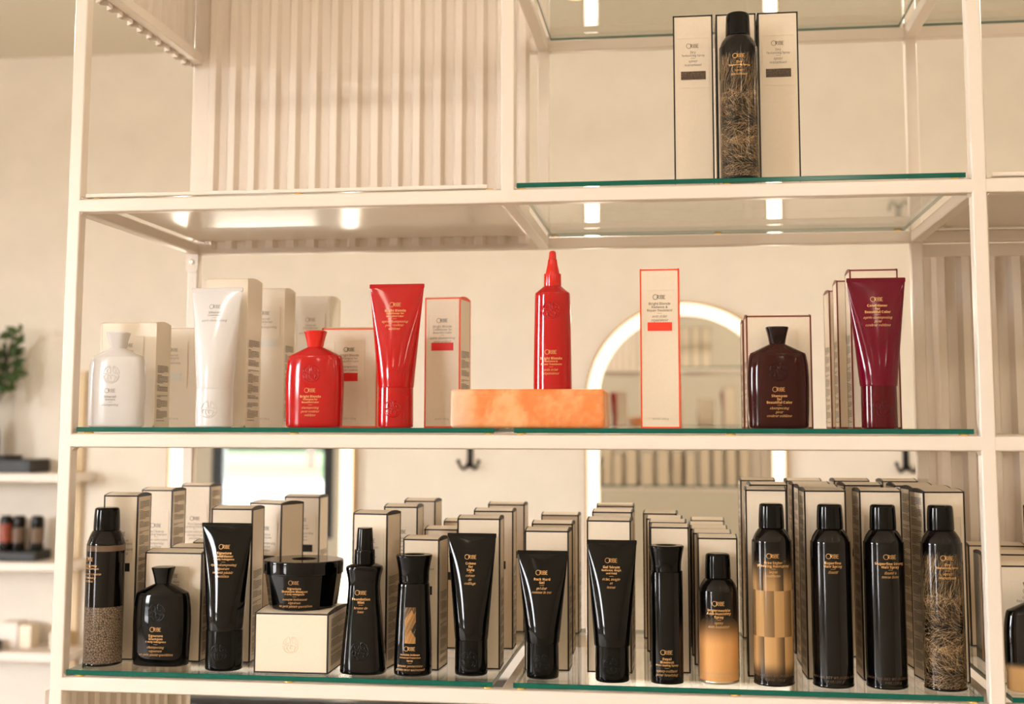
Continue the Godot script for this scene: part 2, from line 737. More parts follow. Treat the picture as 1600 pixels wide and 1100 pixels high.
func room() -> void:
	var x0 := -5.4
	var x1 := 4.6
	var z1 := 4.2
	var h := 2.84
	var xc := (x0 + x1) / 2.0
	var zc := (ZW + z1) / 2.0
	struct("floor", boxm(Vector3(x1 - x0 + 0.4, 0.1, z1 - ZW + 0.4)), M.floor, Vector3(xc, -0.05, zc))
	struct("ceiling", boxm(Vector3(x1 - x0 + 0.4, 0.1, z1 - ZW + 0.4)), M.ceiling, Vector3(xc, h + 0.05, zc))
	struct("wall_back", boxm(Vector3(x1 - x0 + 0.4, h, 0.12)), M.wall, Vector3(xc, h / 2, ZW - 0.06))
	# left wall with a second window opening
	var wl := MB.new()
	var la := 0.8
	var lb := 2.3
	wl.box(Vector3(x0 - 0.06, h / 2, (ZW + la) / 2), Vector3(0.12, h, la - ZW))
	wl.box(Vector3(x0 - 0.06, h / 2, (lb + z1) / 2), Vector3(0.12, h, z1 - lb))
	wl.box(Vector3(x0 - 0.06, 0.14, (la + lb) / 2), Vector3(0.12, 0.28, lb - la))
	wl.box(Vector3(x0 - 0.06, (2.55 + h) / 2, (la + lb) / 2), Vector3(0.12, h - 2.55, lb - la))
	struct("wall_left", wl.mesh(), M.wall)
	var w2 := Node3D.new()
	w2.name = "window_2"
	w2.set_meta("kind", "structure")
	add_child(w2)
	for k in 2:
		obj("mullion", boxm(Vector3(0.1, 2.27, 0.1), 0.004), M.dark, w2, Vector3(x0 - 0.06, 1.415, lerpf(la + 0.05, lb - 0.05, k)))
	obj("pane", boxm(Vector3(0.008, 2.15, lb - la - 0.2)), M.pane, w2, Vector3(x0 - 0.06, 1.415, (la + lb) / 2))
	for yy in [0.31, 2.52]:
		obj("rail", boxm(Vector3(0.09, 0.06, lb - la), 0.004), M.dark, w2, Vector3(x0 - 0.06, yy, (la + lb) / 2))
	struct("wall_right", boxm(Vector3(0.12, h, z1 - ZW)), M.wall_dark, Vector3(x1 + 0.06, h / 2, zc))
	# front wall with a storefront opening from xa to xb
	var xa := -3.675
	var xb := -2.455
	var yb := 0.28
	var yt := 2.55
	var mb := MB.new()
	mb.box(Vector3((x0 + xa) / 2, h / 2, z1 + 0.06), Vector3(xa - x0, h, 0.12))
	mb.box(Vector3((xb + x1) / 2, h / 2, z1 + 0.06), Vector3(x1 - xb, h, 0.12))
	mb.box(Vector3((xa + xb) / 2, yb / 2, z1 + 0.06), Vector3(xb - xa, yb, 0.12))
	mb.box(Vector3((xa + xb) / 2, (yt + h) / 2, z1 + 0.06), Vector3(xb - xa, h - yt, 0.12))
	struct("wall_front", mb.mesh(), M.wall_dark)
	var win := Node3D.new()
	win.name = "window_1"
	win.set_meta("kind", "structure")
	add_child(win)
	var n := 1
	for k in n + 1:
		obj("mullion", boxm(Vector3(0.11, yt - yb, 0.1), 0.004), M.dark, win, Vector3(lerpf(xa + 0.055, xb - 0.055, float(k) / n), (yt + yb) / 2, z1 + 0.06))
	for y in [yb + 0.03, yt - 0.03]:
		obj("rail", boxm(Vector3(xb - xa, 0.06, 0.09), 0.004), M.dark, win, Vector3((xa + xb) / 2, y, z1 + 0.06))
	for k in n:
		var pa := lerpf(xa + 0.055, xb - 0.055, float(k) / n)
		var pb := lerpf(xa + 0.055, xb - 0.055, float(k + 1) / n)
		obj("pane", boxm(Vector3(pb - pa - 0.1, yt - yb - 0.12, 0.008)), M.pane, win, Vector3((pa + pb) / 2, (yt + yb) / 2, z1 + 0.06))
	# baseboard
	struct("baseboard_back", boxm(Vector3(x1 - x0, 0.1, 0.015), 0.003), M.paint, Vector3(xc, 0.05, ZW + 0.0075))
	# outside
	struct("pavement_side", boxm(Vector3(12, 0.1, 14)), M.pavement, Vector3(x0 - 6.3, -0.07, -1.0))
	struct("pavement", boxm(Vector3(40, 0.1, 5)), M.pavement, Vector3(-4, -0.06, z1 + 2.7))
	struct("street", boxm(Vector3(80, 0.1, 15)), M.asphalt, Vector3(-4, -0.10, z1 + 12.7))
	var ver := struct("verge", boxm(Vector3(80, 0.12, 30)), M.grass, Vector3(-4, -0.05, z1 + 35))
	ver.set_meta("kind", "structure")
	var rng := RandomNumberGenerator.new()
	rng.seed = 11
	var which := ["leftmost", "middle", "rightmost"]
	for k in 3:
		var t := thing("street_tree", "round green tree across the street outside the window, %s of the three" % which[k], "tree", Vector3(-15 + k * 4.6, 0.0, z1 + 24.0 + rng.randf() * 4), 0, "trees across the street")
		obj("trunk", lathe([[0.0, 0.16], [1.2, 0.11], [2.6, 0.08]], 10), M.bark, t)
		var st := MB.new()
		for i in 420:
			var d := Vector3(rng.randfn(), rng.randfn(), rng.randfn()).normalized() * pow(rng.randf(), 0.4)
			var p := Vector3(0, 3.0, 0) + Vector3(d.x * 1.5, d.y * 1.25, d.z * 1.5)
			var u := Vector3(rng.randfn(), rng.randfn(), rng.randfn()).normalized() * 0.28
			var w := u.cross(Vector3(rng.randfn(), rng.randfn(), rng.randfn())).normalized() * 0.16
			st.quad(p - u, p + w, p + u, p - w, u.cross(w).normalized())
		var cr := obj("crown", st.mesh(), M.leaf, t)
		cr.set_meta("kind", "stuff")


func lamps() -> void:
	# bare globe bulbs hanging in two rows from the ceiling
	var spots := [
		[-1.7, 2.9, "first of four in the row along the shop front"], [-0.1, 3.0, "second of four in the row along the shop front"],
		[1.4, 3.1, "third of four in the row along the shop front"], [3.0, 2.8, "last of four in the row along the shop front"],
		[-0.2, 1.5, "left of three in the row before the display shelf"], [1.3, 1.6, "middle of three in the row before the display shelf"], [2.9, 1.4, "right of three in the row before the display shelf"],
		[-2.8, -0.9, "above the white wall shelves"], [-0.8, -0.95, "between the display shelf and the rectangular mirror"], [0.65, -0.95, "between the display shelf and the arched mirror"],
		[2.0, -0.95, "behind the right end of the display shelf"], [2.8, -0.6, "nearest the right wall behind the display shelf"]]
	for s in spots:
		var t := thing("pendant_lamp", "bare warm globe bulb, " + s[2], "lamp", Vector3(s[0], 2.84, s[1]), 0, "pendant bulbs under the ceiling")
		obj("ceiling_rose", lathe([[-0.03, 0.05, 1], [0.0, 0.05]], 20), M.dark, t)
		obj("cord", lathe([[-0.42, 0.004], [-0.03, 0.004]], 8), M.dark, t)
		obj("socket", lathe([[-0.48, 0.02, 1], [-0.42, 0.02]], 16), M.brass, t)
		var b := SphereMesh.new()
		b.radius = 0.045
		b.height = 0.09
		b.radial_segments = 24
		b.rings = 12
		obj("bulb", b, M.bulb, t, Vector3(0, -0.52, 0))
		var l := OmniLight3D.new()
		l.name = "bulb_glow"
		l.light_color = Color(1.0, 0.962, 0.89)
		l.light_energy = 1.5 if s[0] > 2.5 else (0.78 if s[1] > 1.0 else 1.32)
		l.light_size = 0.045
		l.omni_range = 14.0
		l.omni_attenuation = 2.0
		l.shadow_enabled = true
		l.position = Vector3(0, -0.52, 0)
		t.add_child(l)


func strip_light(parent: Node, at: Vector3, size: Vector2, e: float) -> void:
	var l := AreaLight3D.new()
	l.name = "strip_glow"
	l.area_size = size
	l.light_color = Color(1.0, 0.95, 0.86)
	l.light_energy = e
	l.area_range = 9.0
	l.area_attenuation = 2.0
	l.shadow_enabled = true
	parent.add_child(l, true)
	l.position = at
	l.rotation_degrees.y = 180.0


# ring-shaped strip between two outlines in the xy plane, with thickness
func band(outer: Array, inner: Array, z0: float, z1: float) -> ArrayMesh:
	var mb := MB.new()
	var n := outer.size()
	for i in n - 1:
		var a: Vector2 = outer[i]
		var b: Vector2 = outer[i + 1]
		var c: Vector2 = inner[i + 1]
		var d: Vector2 = inner[i]
		var f := func(p: Vector2, z: float) -> Vector3: return Vector3(p.x, p.y, z)
		mb.quad(f.call(a, z1), f.call(b, z1), f.call(c, z1), f.call(d, z1), Vector3(0, 0, 1))
		var no := Vector3(-(b - a).y, (b - a).x, 0).normalized()
		mb.quad(f.call(a, z0), f.call(b, z0), f.call(b, z1), f.call(a, z1), no)
		mb.quad(f.call(d, z0), f.call(c, z0), f.call(c, z1), f.call(d, z1), -no)
	return mb.mesh()


func outline(x0: float, x1: float, yb: float, yt: float, arch: bool, inset: float) -> Array:
	var out := []
	var r := (x1 - x0) / 2.0 - inset
	var cx := (x0 + x1) / 2.0
	if arch:
		var ys := yt - (x1 - x0) / 2.0
		out.append(Vector2(x0 + inset, yb + inset))
		for k in 41:
			var a := PI - PI * k / 40.0
			out.append(Vector2(cx + cos(a) * r, ys + sin(a) * r))
		out.append(Vector2(x1 - inset, yb + inset))
	else:
		out = [Vector2(x0 + inset, yb + inset), Vector2(x0 + inset, yt - inset), Vector2(x1 - inset, yt - inset), Vector2(x1 - inset, yb + inset)]
	out.append(out[0])
	out.reverse()
	return out


func mirrors() -> void:
	for s in [[0.512, 1.236, 0.40, 1.815, true, "arched wall mirror framed by a glowing light strip on the back wall", 0.05], [-1.092, -0.357, 0.40, 1.342, false, "rectangular wall mirror with lit side strips reflecting the shop window", 0.056]]:
		var cx: float = (s[0] + s[1]) / 2.0
		var t := thing("wall_mirror", s[5], "mirror", Vector3(cx, s[2], ZW))
		var w2: float = (s[1] - s[0]) / 2.0
		var hh: float = s[3] - s[2]
		var o := outline(-w2, w2, 0, hh, s[4], 0.0)
		var i1 := outline(-w2, w2, 0, hh, s[4], 0.006)
		var i2 := outline(-w2, w2, 0, hh, s[4], s[6])
		obj("frame", band(o, i1, 0.0, 0.03), M.brass, t)
		obj("light_strip", band(i1, i2, 0.0, 0.025), M.led, t)
		var mb := MB.new()
		var ctr := Vector3(0, hh * 0.5, 0.022)
		for k in i2.size() - 1:
			mb.tri(ctr, Vector3(i2[k].x, i2[k].y, 0.022), Vector3(i2[k + 1].x, i2[k + 1].y, 0.022), Vector3(0, 0, 1), Vector3(0, 0, 1), Vector3(0, 0, 1))
		obj("mirror_glass", mb.mesh(), M.mirror, t)
		for k in [-1.0, 1.0]:
			strip_light(t, Vector3(k * (w2 - 0.028), (hh - (w2 if s[4] else 0.0)) / 2, 0.032), Vector2(0.044, hh - (w2 if s[4] else 0.0) - 0.02), 0.35)
		strip_light(t, Vector3(0, hh - 0.03, 0.032), Vector2(w2 * 1.1, 0.044), 0.3)


# ------------------------------------------------------------------ shelf unit

func corrugated(width: float, height: float, period: float, depth: float) -> ArrayMesh:
	# sheet in the xy plane from x = 0 to width, ridges towards +z
	var prof := []
	var x := 0.0
	while x < width - period * 0.5:
		for p in [[0.0, 0.0], [0.40, 0.0], [0.54, 1.0], [0.86, 1.0]]:
			prof.append(Vector2(x + p[0] * period, p[1] * depth))
		x += period
	prof.append(Vector2(minf(x, width), 0.0))
	var mb := MB.new()
	var th := 0.0012
	for i in prof.size() - 1:
		var a: Vector2 = prof[i]
		var b: Vector2 = prof[i + 1]
		var d := (b - a).normalized()
		var nn := Vector3(-d.y, 0, d.x)
		var A := Vector3(a.x, 0, a.y)
		var B := Vector3(b.x, 0, b.y)
		var H := Vector3(0, height, 0)
		var k := Vector3(0, 0, -th)
		mb.quad(A, B, B + H, A + H, nn)
		mb.quad(A + k, B + k, B + H + k, A + H + k, -nn)
		mb.quad(A, B, B + k, A + k, Vector3.DOWN)
		mb.quad(A + H, B + H, B + H + k, A + H + k, Vector3.UP)
	return mb.mesh()


func shelf_unit() -> void:
	var u := thing("display_shelf", "cream painted square-tube steel display shelf with glass tiers and corrugated panels", "shelf")
	var r := 0.0028
	var top := 2.4
	var wr := W + 0.002
	var px := [0.0, wr - T, X4 - T]
	for x in px:
		obj("post", boxm(Vector3(T, top, T), r), M.paint, u, Vector3(x + T / 2, top / 2, -T / 2))
		obj("post", boxm(Vector3(T, top, T), r), M.paint, u, Vector3(x + T / 2, top / 2, -D + T / 2))
	for z in [-T / 2, -D + T / 2]:
		obj("post", boxm(Vector3(T, top - Y3 + T - 0.003, T), r), M.paint, u, Vector3(XM + T / 2, (top + Y3 - T + 0.003) / 2, z))
	for y in [Y1, Y2, Y3, Y4, top]:
		for z in [-T / 2, -D + T / 2]:
			if y == Y2 and z < -0.1:
				pass
			obj("rail", boxm(Vector3(wr - 0.004, T, T - 0.0006), r), M.paint, u, Vector3(wr / 2, y - T / 2, z))
			obj("rail", boxm(Vector3(X4 - wr, T, T - 0.0006), r), M.paint, u, Vector3((X4 + wr) / 2 - 0.004, y - T / 2, z))
		for x in [0.0, XM, wr - T, X4 - T]:
			obj("side_rail", boxm(Vector3(T - 0.0008, T - 0.0008, D - 0.004), r), M.paint, u, Vector3(x + T / 2, y - T / 2, -D / 2))
	# weld fillets at the front joints
	for j in [[T, Y3, 1, 1], [T, Y3 - T, 1, -1], [T, Y2 - T, 1, -1], [T, Y1, 1, 1], [XM, Y3, -1, 1], [XM + T, Y3, 1, 1], [wr - T, Y3, -1, 1], [wr - T, Y3 - T, -1, -1], [wr - T, Y2 - T, -1, -1], [wr, Y3, 1, 1], [wr, Y3 - T, 1, -1]]:
		var mb := MB.new()
		var a := 0.0045
		var p := Vector3(j[0], j[1], -0.002)
		var q := p + Vector3(a * j[2], 0, 0)
		var s := p + Vector3(0, a * j[3], 0)
		var m := p + Vector3(a * 0.32 * j[2], a * 0.32 * j[3], 0)
		var zz := Vector3(0, 0, -0.015)
		for tr in [[p, q, m], [p, m, s]]:
			mb.tri(tr[0], tr[1], tr[2], Vector3(0, 0, 1), Vector3(0, 0, 1), Vector3(0, 0, 1))
		var nn := Vector3(j[2], j[3], 0).normalized()
		mb.quad(q, m, m + zz, q + zz, nn)
		mb.quad(m, s, s + zz, m + zz, nn)
		obj("weld", mb.mesh(), M.paint, u)
	# corrugated sheets
	var per := 0.0372
	var cb := corrugated(XM - T + 0.008, top - Y3 + 0.012, per, 0.011)
	obj("corrugated_panel", cb, M.paint, u, Vector3(T - 0.004, Y3 - 0.012, -D + T + 0.0015))
	for y in [[0.12, Y1 - T - 0.002], [Y4 - 0.026, top]]:
		var p := obj("corrugated_panel", corrugated(D - 2 * T, y[1] - y[0], 0.0365, 0.011), M.paint, u, Vector3(0.0045, y[0], -D + T))
		p.rotation_degrees.y = -90.0
		p.position = Vector3(-0.0115 + 0.012, y[0], -D + T)
	var bp := obj("corrugated_panel", corrugated(X4 - W - T, Y3 - T - Y1 - 0.02, 0.0400, 0.018), M.paint, u, Vector3(wr + 0.002, Y1 + 0.02, -D - 0.019))
	bp.name = "corrugated_panel_back"
	bp.name = "corrugated_panel"
	obj("panel_frame", boxm(Vector3(X4 - W, 0.022, 0.006), 0.001), M.paint, u, Vector3((X4 + W) / 2, Y3 - T - 0.011, -D - 0.003))
	# outer frame of the lower bay
	obj("base_post", boxm(Vector3(0.021, Y1 - 0.009, 0.021), 0.005), M.paint, u, Vector3(0.0025, (Y1 - 0.009) / 2, -T - 0.0125))
	obj("base_post", boxm(Vector3(0.021, Y1 - 0.009, 0.021), 0.005), M.paint, u, Vector3(0.0025, (Y1 - 0.009) / 2, -D + 0.03))
	obj("base_rail", boxm(Vector3(0.021, 0.02, D - 0.05), 0.003), M.paint, u, Vector3(0.0025, 0.11, -D / 2))
	# joint plates with a bolt on the back left post
	for y in [Y3 + 0.008, Y3 - 0.034]:
		var mb := MB.new()
		Loft.new([[0.0, 0.0115, 0.018, 5.0, 1], [0.003, 0.0115, 0.018, 5.0]]).build(mb, 32)
		var p := obj("joint_plate", mb.mesh(), M.paint, u, Vector3(0.009, y, -D + T))
		p.rotation_degrees.x = 90.0
		var b := obj("bolt", lathe([[0.0, 0.0045, 1], [0.002, 0.0042], [0.0028, 0.003]], 16), M.bolt, p, Vector3(0, 0.003, 0.002))
		b.position = Vector3(0, 0.003, 0.0)
	# gold bumpers that the shelves rest on
	for y in [Y1, Y2, Y3]:
		for x in [0.04, 0.338, 0.609, 0.653, 0.93, 1.224]:
			for z in [-0.011, -D + 0.010]:
				obj("bumper", lathe([[0.0, 0.0065], [0.0012, 0.0062], [0.002, 0.0052]], 16, 2), M.gold_bumper, u, Vector3(x, y, z))


func glass_shelf(x0: float, x1: float, y: float, zf: float, zb: float, label: String) -> void:
	var g := thing("glass_shelf", label, "glass shelf", Vector3((x0 + x1) / 2, y + 0.002, (zf + zb) / 2), 0, "green-edged glass shelves")
	var w := (x1 - x0) / 2
	var d := (zf - zb) / 2
	var h := 0.0065
	var mb := MB.new()
	mb.quad(Vector3(-w, h, -d), Vector3(w, h, -d), Vector3(w, h, d), Vector3(-w, h, d), Vector3.UP)
	mb.quad(Vector3(-w, 0, -d), Vector3(w, 0, -d), Vector3(w, 0, d), Vector3(-w, 0, d), Vector3.DOWN)
	obj("pane", mb.mesh(), M.glass, g)
	var e := MB.new()
	var b := 0.0008
	for s in [[Vector3(-w, 0, d), Vector3(w, 0, d), Vector3(0, 0, 1)], [Vector3(-w, 0, -d), Vector3(w, 0, -d), Vector3(0, 0, -1)], [Vector3(-w, 0, -d), Vector3(-w, 0, d), Vector3(-1, 0, 0)], [Vector3(w, 0, -d), Vector3(w, 0, d), Vector3(1, 0, 0)]]:
		var n: Vector3 = s[2]
		var k := Vector3(0, h, 0)
		e.quad(s[0] + Vector3(0, b, 0), s[1] + Vector3(0, b, 0), s[1] + k - Vector3(0, b, 0), s[0] + k - Vector3(0, b, 0), n)
		e.quadn(s[0] + k - Vector3(0, b, 0), s[1] + k - Vector3(0, b, 0), s[1] + k - n * b, s[0] + k - n * b, n, n, Vector3.UP, Vector3.UP)
		e.quadn(s[0] + Vector3(0, b, 0), s[1] + Vector3(0, b, 0), s[1] - n * b, s[0] - n * b, n, n, Vector3.DOWN, Vector3.DOWN)
	var o := obj("green_edge", e.mesh(), M.edge, g)
	o.set_meta("label", "dark green polished edge")


func tray(x0: float, x1: float, label: String) -> void:
	var t := thing("steel_tray", label, "shelf tray", Vector3((x0 + x1) / 2, Y3 + 0.002, -D / 2), 0, "painted steel shelf trays")
	var w := x1 - x0
	obj("plate", boxm(Vector3(w, 0.0016, D - 0.012), 0.0004), M.tray, t, Vector3(0, 0.0008, 0))
	for s in [-1.0, 1.0]:
		obj("lip", boxm(Vector3(w, 0.006, 0.0016), 0.0005), M.paint, t, Vector3(0, 0.003, s * (D / 2 - 0.0068)))


func glass_shelves() -> void:
	glass_shelf(0.022, 0.616, Y1, -0.005, -0.462, "left glass pane of the lowest tier with a green front edge")
	glass_shelf(0.643, 1.236, Y1, -0.005, -0.462, "right glass pane of the lowest tier under the row of aerosol cans")
	glass_shelf(0.024, 0.617, Y2, -0.005, -0.462, "left glass pane of the middle tier under the white and red bottles")
	glass_shelf(0.6435, 1.2355, Y2, -0.005, -0.462, "right glass pane of the middle tier under the dark red bottle")
	glass_shelf(0.6465, 1.2365, Y3, -0.005, -0.462, "glass pane of the upper right bay under the lone aerosol can")
	glass_shelf(0.6465, 1.2365, Y4, -0.005, -0.462, "glass pane high above the lone aerosol can, seen from below")
	glass_shelf(W + 0.01, X4 - 0.03, Y4, -0.005, -0.462, "glass pane at the top right corner beyond the right post")
	glass_shelf(W + 0.01, X4 - 0.03, Y1, -0.005, -0.462, "glass pane of the lowest tier beyond the right post")
	tray(0.024, 0.606, "cream steel tray of the upper left bay in front of corrugated sheet")
	tray(W + 0.01, X4 - 0.03, "cream steel tray beyond the right post, seen from below")


# ------------------------------------------------------------------ bottles

func ink(t: Node, lines: Array, f: Loft, y: float, k: float, m: Material, x := 0.0) -> void:
	obj("label_print", print_mesh(lines, func(a: float, b: float) -> Vector3: return f.front(a, b), x, y, k), m, t)


func emblem(t: Node, f: Loft, y: float, r: float, m: Material, x := 0.0) -> void:
	obj("emblem", emblem_mesh(func(a: float, b: float) -> Vector3: return f.front(a, b, 0.0), x, y, r), m, t)


func body(t: Node, called: String, f: Loft, m: Material, seg := 48) -> MeshInstance3D:
	var mb := MB.new()
	f.build(mb, seg)
	return obj(called, mb.mesh(), m, t)


func aerosol(label: String, x: float, y: float, z: float, turn: float, h: float, r: float, sh: float, cap0: float, rc: float, m: Material, lines: Array, ty: float, foot: Array, inkm: Material) -> void:
	var t := thing("aerosol_can", label, "aerosol can", Vector3(x, y, z), turn, "tall aerosol spray cans")
	var f := Loft.new([[0.0, r * 0.93, r * 0.93, 2.0, 1], [0.0015, r, r, 2.0], [0.004, r, r, 2.0, 1], [sh * 0.5, r, r, 2.0], [sh, r * 0.995, r * 0.995, 2.0], [lerpf(sh, cap0, 0.30), r * 0.965, r * 0.965, 2.0], [lerpf(sh, cap0, 0.62), r * 0.87, r * 0.87, 2.0], [lerpf(sh, cap0, 0.9), rc * 1.1, rc * 1.1, 2.0], [cap0 - 0.0006, rc * 0.97, rc * 0.97, 2.0]])
	body(t, "can_body", f, m, 56)
	obj("base_rim", lathe([[0.0, r * 0.95], [0.0012, r * 1.012], [0.0032, r * 1.012], [0.0042, r * 0.99]], 48, 3), M.bolt if m == M.can_fade else M.can_black, t)
	obj("cap", lathe([[cap0 - 0.001, rc * 0.97, 1], [cap0, rc * 1.02], [cap0 + 0.002, rc * 1.03], [lerpf(cap0, h, 0.5), rc * 1.005], [h - 0.0055, rc * 0.97], [h - 0.002, rc * 0.93], [h - 0.0006, rc * 0.84], [h, rc * 0.72]], 48, 4), M.black_cap, t)
	ink(t, lines, f, ty, 1.0, inkm)
	if foot.size():
		ink(t, foot, f, 0.014, 0.95, M.bronze_ink if m != M.can_fade else M.pale_ink)


func shampoo(called: String, label: String, x: float, z: float, y: float, m: Material, capm: Material, lines: Array, inkm: Material, k := 1.0) -> void:
	var t := thing(called, label, "bottle", Vector3(x, y, z), 0, "round-shouldered shampoo bottles")
	var f := Loft.new([[0.0, 0.0365 * k, 0.016, 2.6], [0.0012, 0.039 * k, 0.018, 2.6], [0.005, 0.0402 * k, 0.0192, 2.6], [0.03, 0.0412 * k, 0.0205, 2.5], [0.06, 0.0418 * k, 0.021, 2.5], [0.08, 0.0411 * k, 0.0205, 2.5], [0.094, 0.0392 * k, 0.0195, 2.5], [0.0995, 0.0376 * k, 0.0186, 2.4], [0.1008, 0.0362 * k, 0.0178, 2.4, 1], [0.1125, 0.0112, 0.0112, 2.0]])
	body(t, "bottle_body", f, m, 64)
	obj("cap", loft_mesh([[0.112, 0.0104, 0.0104, 2.4, 1], [0.114, 0.0108, 0.0108, 2.6], [0.122, 0.0122, 0.0122, 2.8], [0.129, 0.0138, 0.0138, 3.0], [0.1338, 0.0152, 0.0152, 3.0], [0.1352, 0.0149, 0.0149, 3.0, 1], [0.1356, 0.0138, 0.0138, 3.0]], 40), capm, t)
	emblem(t, f, 0.0745, 0.0125, m)
	ink(t, lines, f, 0.0515, 1.0, inkm)


func squeeze_tube(label: String, x: float, z: float, y: float, h: float, wt: float, wj: float, yj: float, wc: float, m: Material, capm: Material, lines: Array, ty: float, inkm: Material) -> void:
	var t := thing("squeeze_tube", label, "tube", Vector3(x, y, z), 0, "squeeze tubes standing on their caps")
	var a0 := wj / 2
	var a1 := wt / 2
	var hc := h - 0.0048
	var rings := [[yj - 0.0012, a0 * 0.96, a0 * 0.86, 2.0], [yj, a0, a0 * 0.9, 2.0]]
	for k in [0.15, 0.35, 0.55, 0.75, 0.88, 0.96]:
		rings.append([lerpf(yj, hc, k), lerpf(a0, a1 * 0.985, k), a0 * 0.9 * (1.0 - pow(k, 1.45)) + 0.0016, 2.0])
	rings.append([hc, a1 * 0.985, 0.0013, 2.6, 1])
	var f := Loft.new(rings)
	body(t, "tube_body", f, m, 64)
	obj("crimp", boxm(Vector3(wt, h - hc + 0.0012, 0.0026), 0.0007), m, t, Vector3(0, (h + hc) / 2 - 0.0006, 0))
	var c := wc / 2
	var fc := Loft.new([[0.0, c * 0.9, c * 0.78, 2.2], [0.001, c * 0.96, c * 0.83, 2.2], [0.004, c, c * 0.87, 2.2], [yj * 0.5, c * 0.995, c * 0.865, 2.2], [yj - 0.0016, c * 0.985, c * 0.855, 2.2, 1], [yj - 0.0006, c * 0.95, c * 0.83, 2.2]])
	body(t, "cap", fc, capm, 56)
	emblem(t, fc, yj * 0.45, 0.0118, capm)
	ink(t, lines, f, ty, 1.0, inkm)


func bottles() -> void:
	var y := Y1 + GL
	var f3 := ["b", "b", "t"]
	# lowest tier, left to right
	aerosol("black aerosol can with a grey mosaic pattern on its lower half at the left end", 0.0505, y, -0.0545, -30, 0.2183, 0.0268, 0.160, 0.1872, 0.0178, M.can_mosaic,
		[["L", ""], ["b", "The Cleanse"], ["t", "Clarifying Shampoo"], ["-", ""], ["i", "mousse nettoyante"], ["i", "shampooing"], ["i", "purifiant"]], 0.147, [["i", "175 mL NET WT./POIDS NET"]], M.gold_ink)
	shampoo("shampoo_bottle", "glossy black round-shouldered shampoo bottle with an embossed crest on the lowest tier", 0.1358, -0.058, y, M.black_plastic, M.black_cap,
		[["L", ""], ["b", "Signature"], ["b", "Shampoo"], ["t", "A daily indulgence"], ["-", ""], ["i", "shampooing"], ["i", "signature"], ["i", "un petit plaisir quotidien"]], M.gold_ink, 0.985)
	squeeze_tube("tall black squeeze tube with rippled glossy front left of the round black jar", 0.2342, -0.042, y, 0.1993, 0.0735, 0.0500, 0.0555, 0.0512, M.black_plastic, M.black_cap,
		[["L", ""], ["b", "Signature"], ["b", "Conditioner"], ["t", "A daily indulgence"], ["-", ""], ["i", "après-shampooing"], ["i", "signature"], ["i", "un petit plaisir"], ["i", "quotidien"]], 0.167, M.gold_ink)
	jar(Vector3(0.336, y + 0.0832, -0.074))
	mist(Vector3(0.4306, y, -0.047))
	flare_bottles(y)
	squeeze_tube("black squeeze tube with a pale sheen on its left, just left of the pane gap", 0.5788, -0.056, y, 0.1885, 0.0681, 0.0452, 0.0483, 0.0445, M.black_plastic, M.black_cap,
		[["L", ""], ["b", "Crème"], ["b", "for"], ["b", "Style"], ["-", ""], ["i", "crème"], ["i", "de"], ["i", "coiffage"]], 0.157, M.gold_ink)
	squeeze_tube("short black squeeze tube just right of the gap between the lowest glass panes", 0.6774, -0.048, y, 0.1673, 0.0695, 0.0449, 0.0477, 0.0432, M.black_plastic, M.black_cap,
		[["L", ""], ["b", "Rock Hard"], ["b", "Gel"], ["-", ""], ["i", "gel dur"], ["i", "comme le roc"]], 0.1385, M.gold_ink)
	squeeze_tube("tall black squeeze tube with orange glints near its top, left of the flared-cap bottle", 0.7712, -0.039, y, 0.1835, 0.0672, 0.0480, 0.0478, 0.0452, M.black_plastic, M.black_cap,
		[["L", ""], ["b", "Gel Sérum"], ["t", "Radiance, Magic"], ["t", "and Hold"], ["-", ""], ["i", "éclat, magie"], ["i", "et"], ["i", "tenue"]], 0.157, M.gold_ink)
	aerosol("short aerosol can fading from black down to gold", 0.9114, y, -0.0555, 0, 0.1667, 0.0260, 0.112, 0.1348, 0.0166, M.can_fade,
		[["L", ""], ["b", "Impermeable"], ["b", "Anti-Humidity"], ["b", "Spray"], ["-", ""], ["i", "spray"], ["i", "anti-humidité"]], 0.1035, [["i", "200 mL NET WT./POIDS NET"], ["i", "5.5 OZ / 156 g"]], M.gold_ink)
	aerosol("tall aerosol can with gold plaid blocks", 0.9824, y, -0.0515, 0, 0.2335, 0.0261, 0.176, 0.2017, 0.0163, M.can_plaid,
		[["L", ""], ["b", "Free Styler"], ["b", "Working Hairspray"], ["-", ""], ["i", "laque"], ["i", "coiffante"]], 0.1665, [["i", "300 mL NET WT./POIDS NET"], ["i", "9.0 OZ / 255 g"]], M.gold_ink)
	aerosol("tall plain black aerosol can directly right of the gold plaid can", 1.0582, y, -0.0505, 0, 0.2335, 0.0261, 0.176, 0.2017, 0.0166, M.can_black,
		[["L", ""], ["b", "Superfine"], ["b", "Hair Spray"], ["-", ""], ["i", "fixatif"]], 0.1675, [["i", "300 mL NET WT./POIDS NET"], ["i", "9 OZ / 255 g"]], M.gold_ink)
	aerosol("tall plain black aerosol can directly left of the scratch-patterned can on the lowest tier", 1.1264, y, -0.0525, 10, 0.2335, 0.0261, 0.176, 0.2017, 0.0166, M.can_black,
		[["L", ""], ["b", "Superfine Strong"], ["b", "Hair Spray"], ["-", ""], ["i", "fixatif à"], ["i", "tenue forte"]], 0.1675, [["i", "300 mL NET WT./POIDS NET"], ["i", "9 OZ / 255 g"]], M.gold_ink)
	var dry := [["L", ""], ["b", "Dry"], ["t", "Texturizing Spray"], ["-", ""], ["i", "spray"], ["i", "texturisant"]]
	var foot := [["i", "300 mL NET WT./POIDS NET"], ["i", "8.5 OZ / 241 g"]]
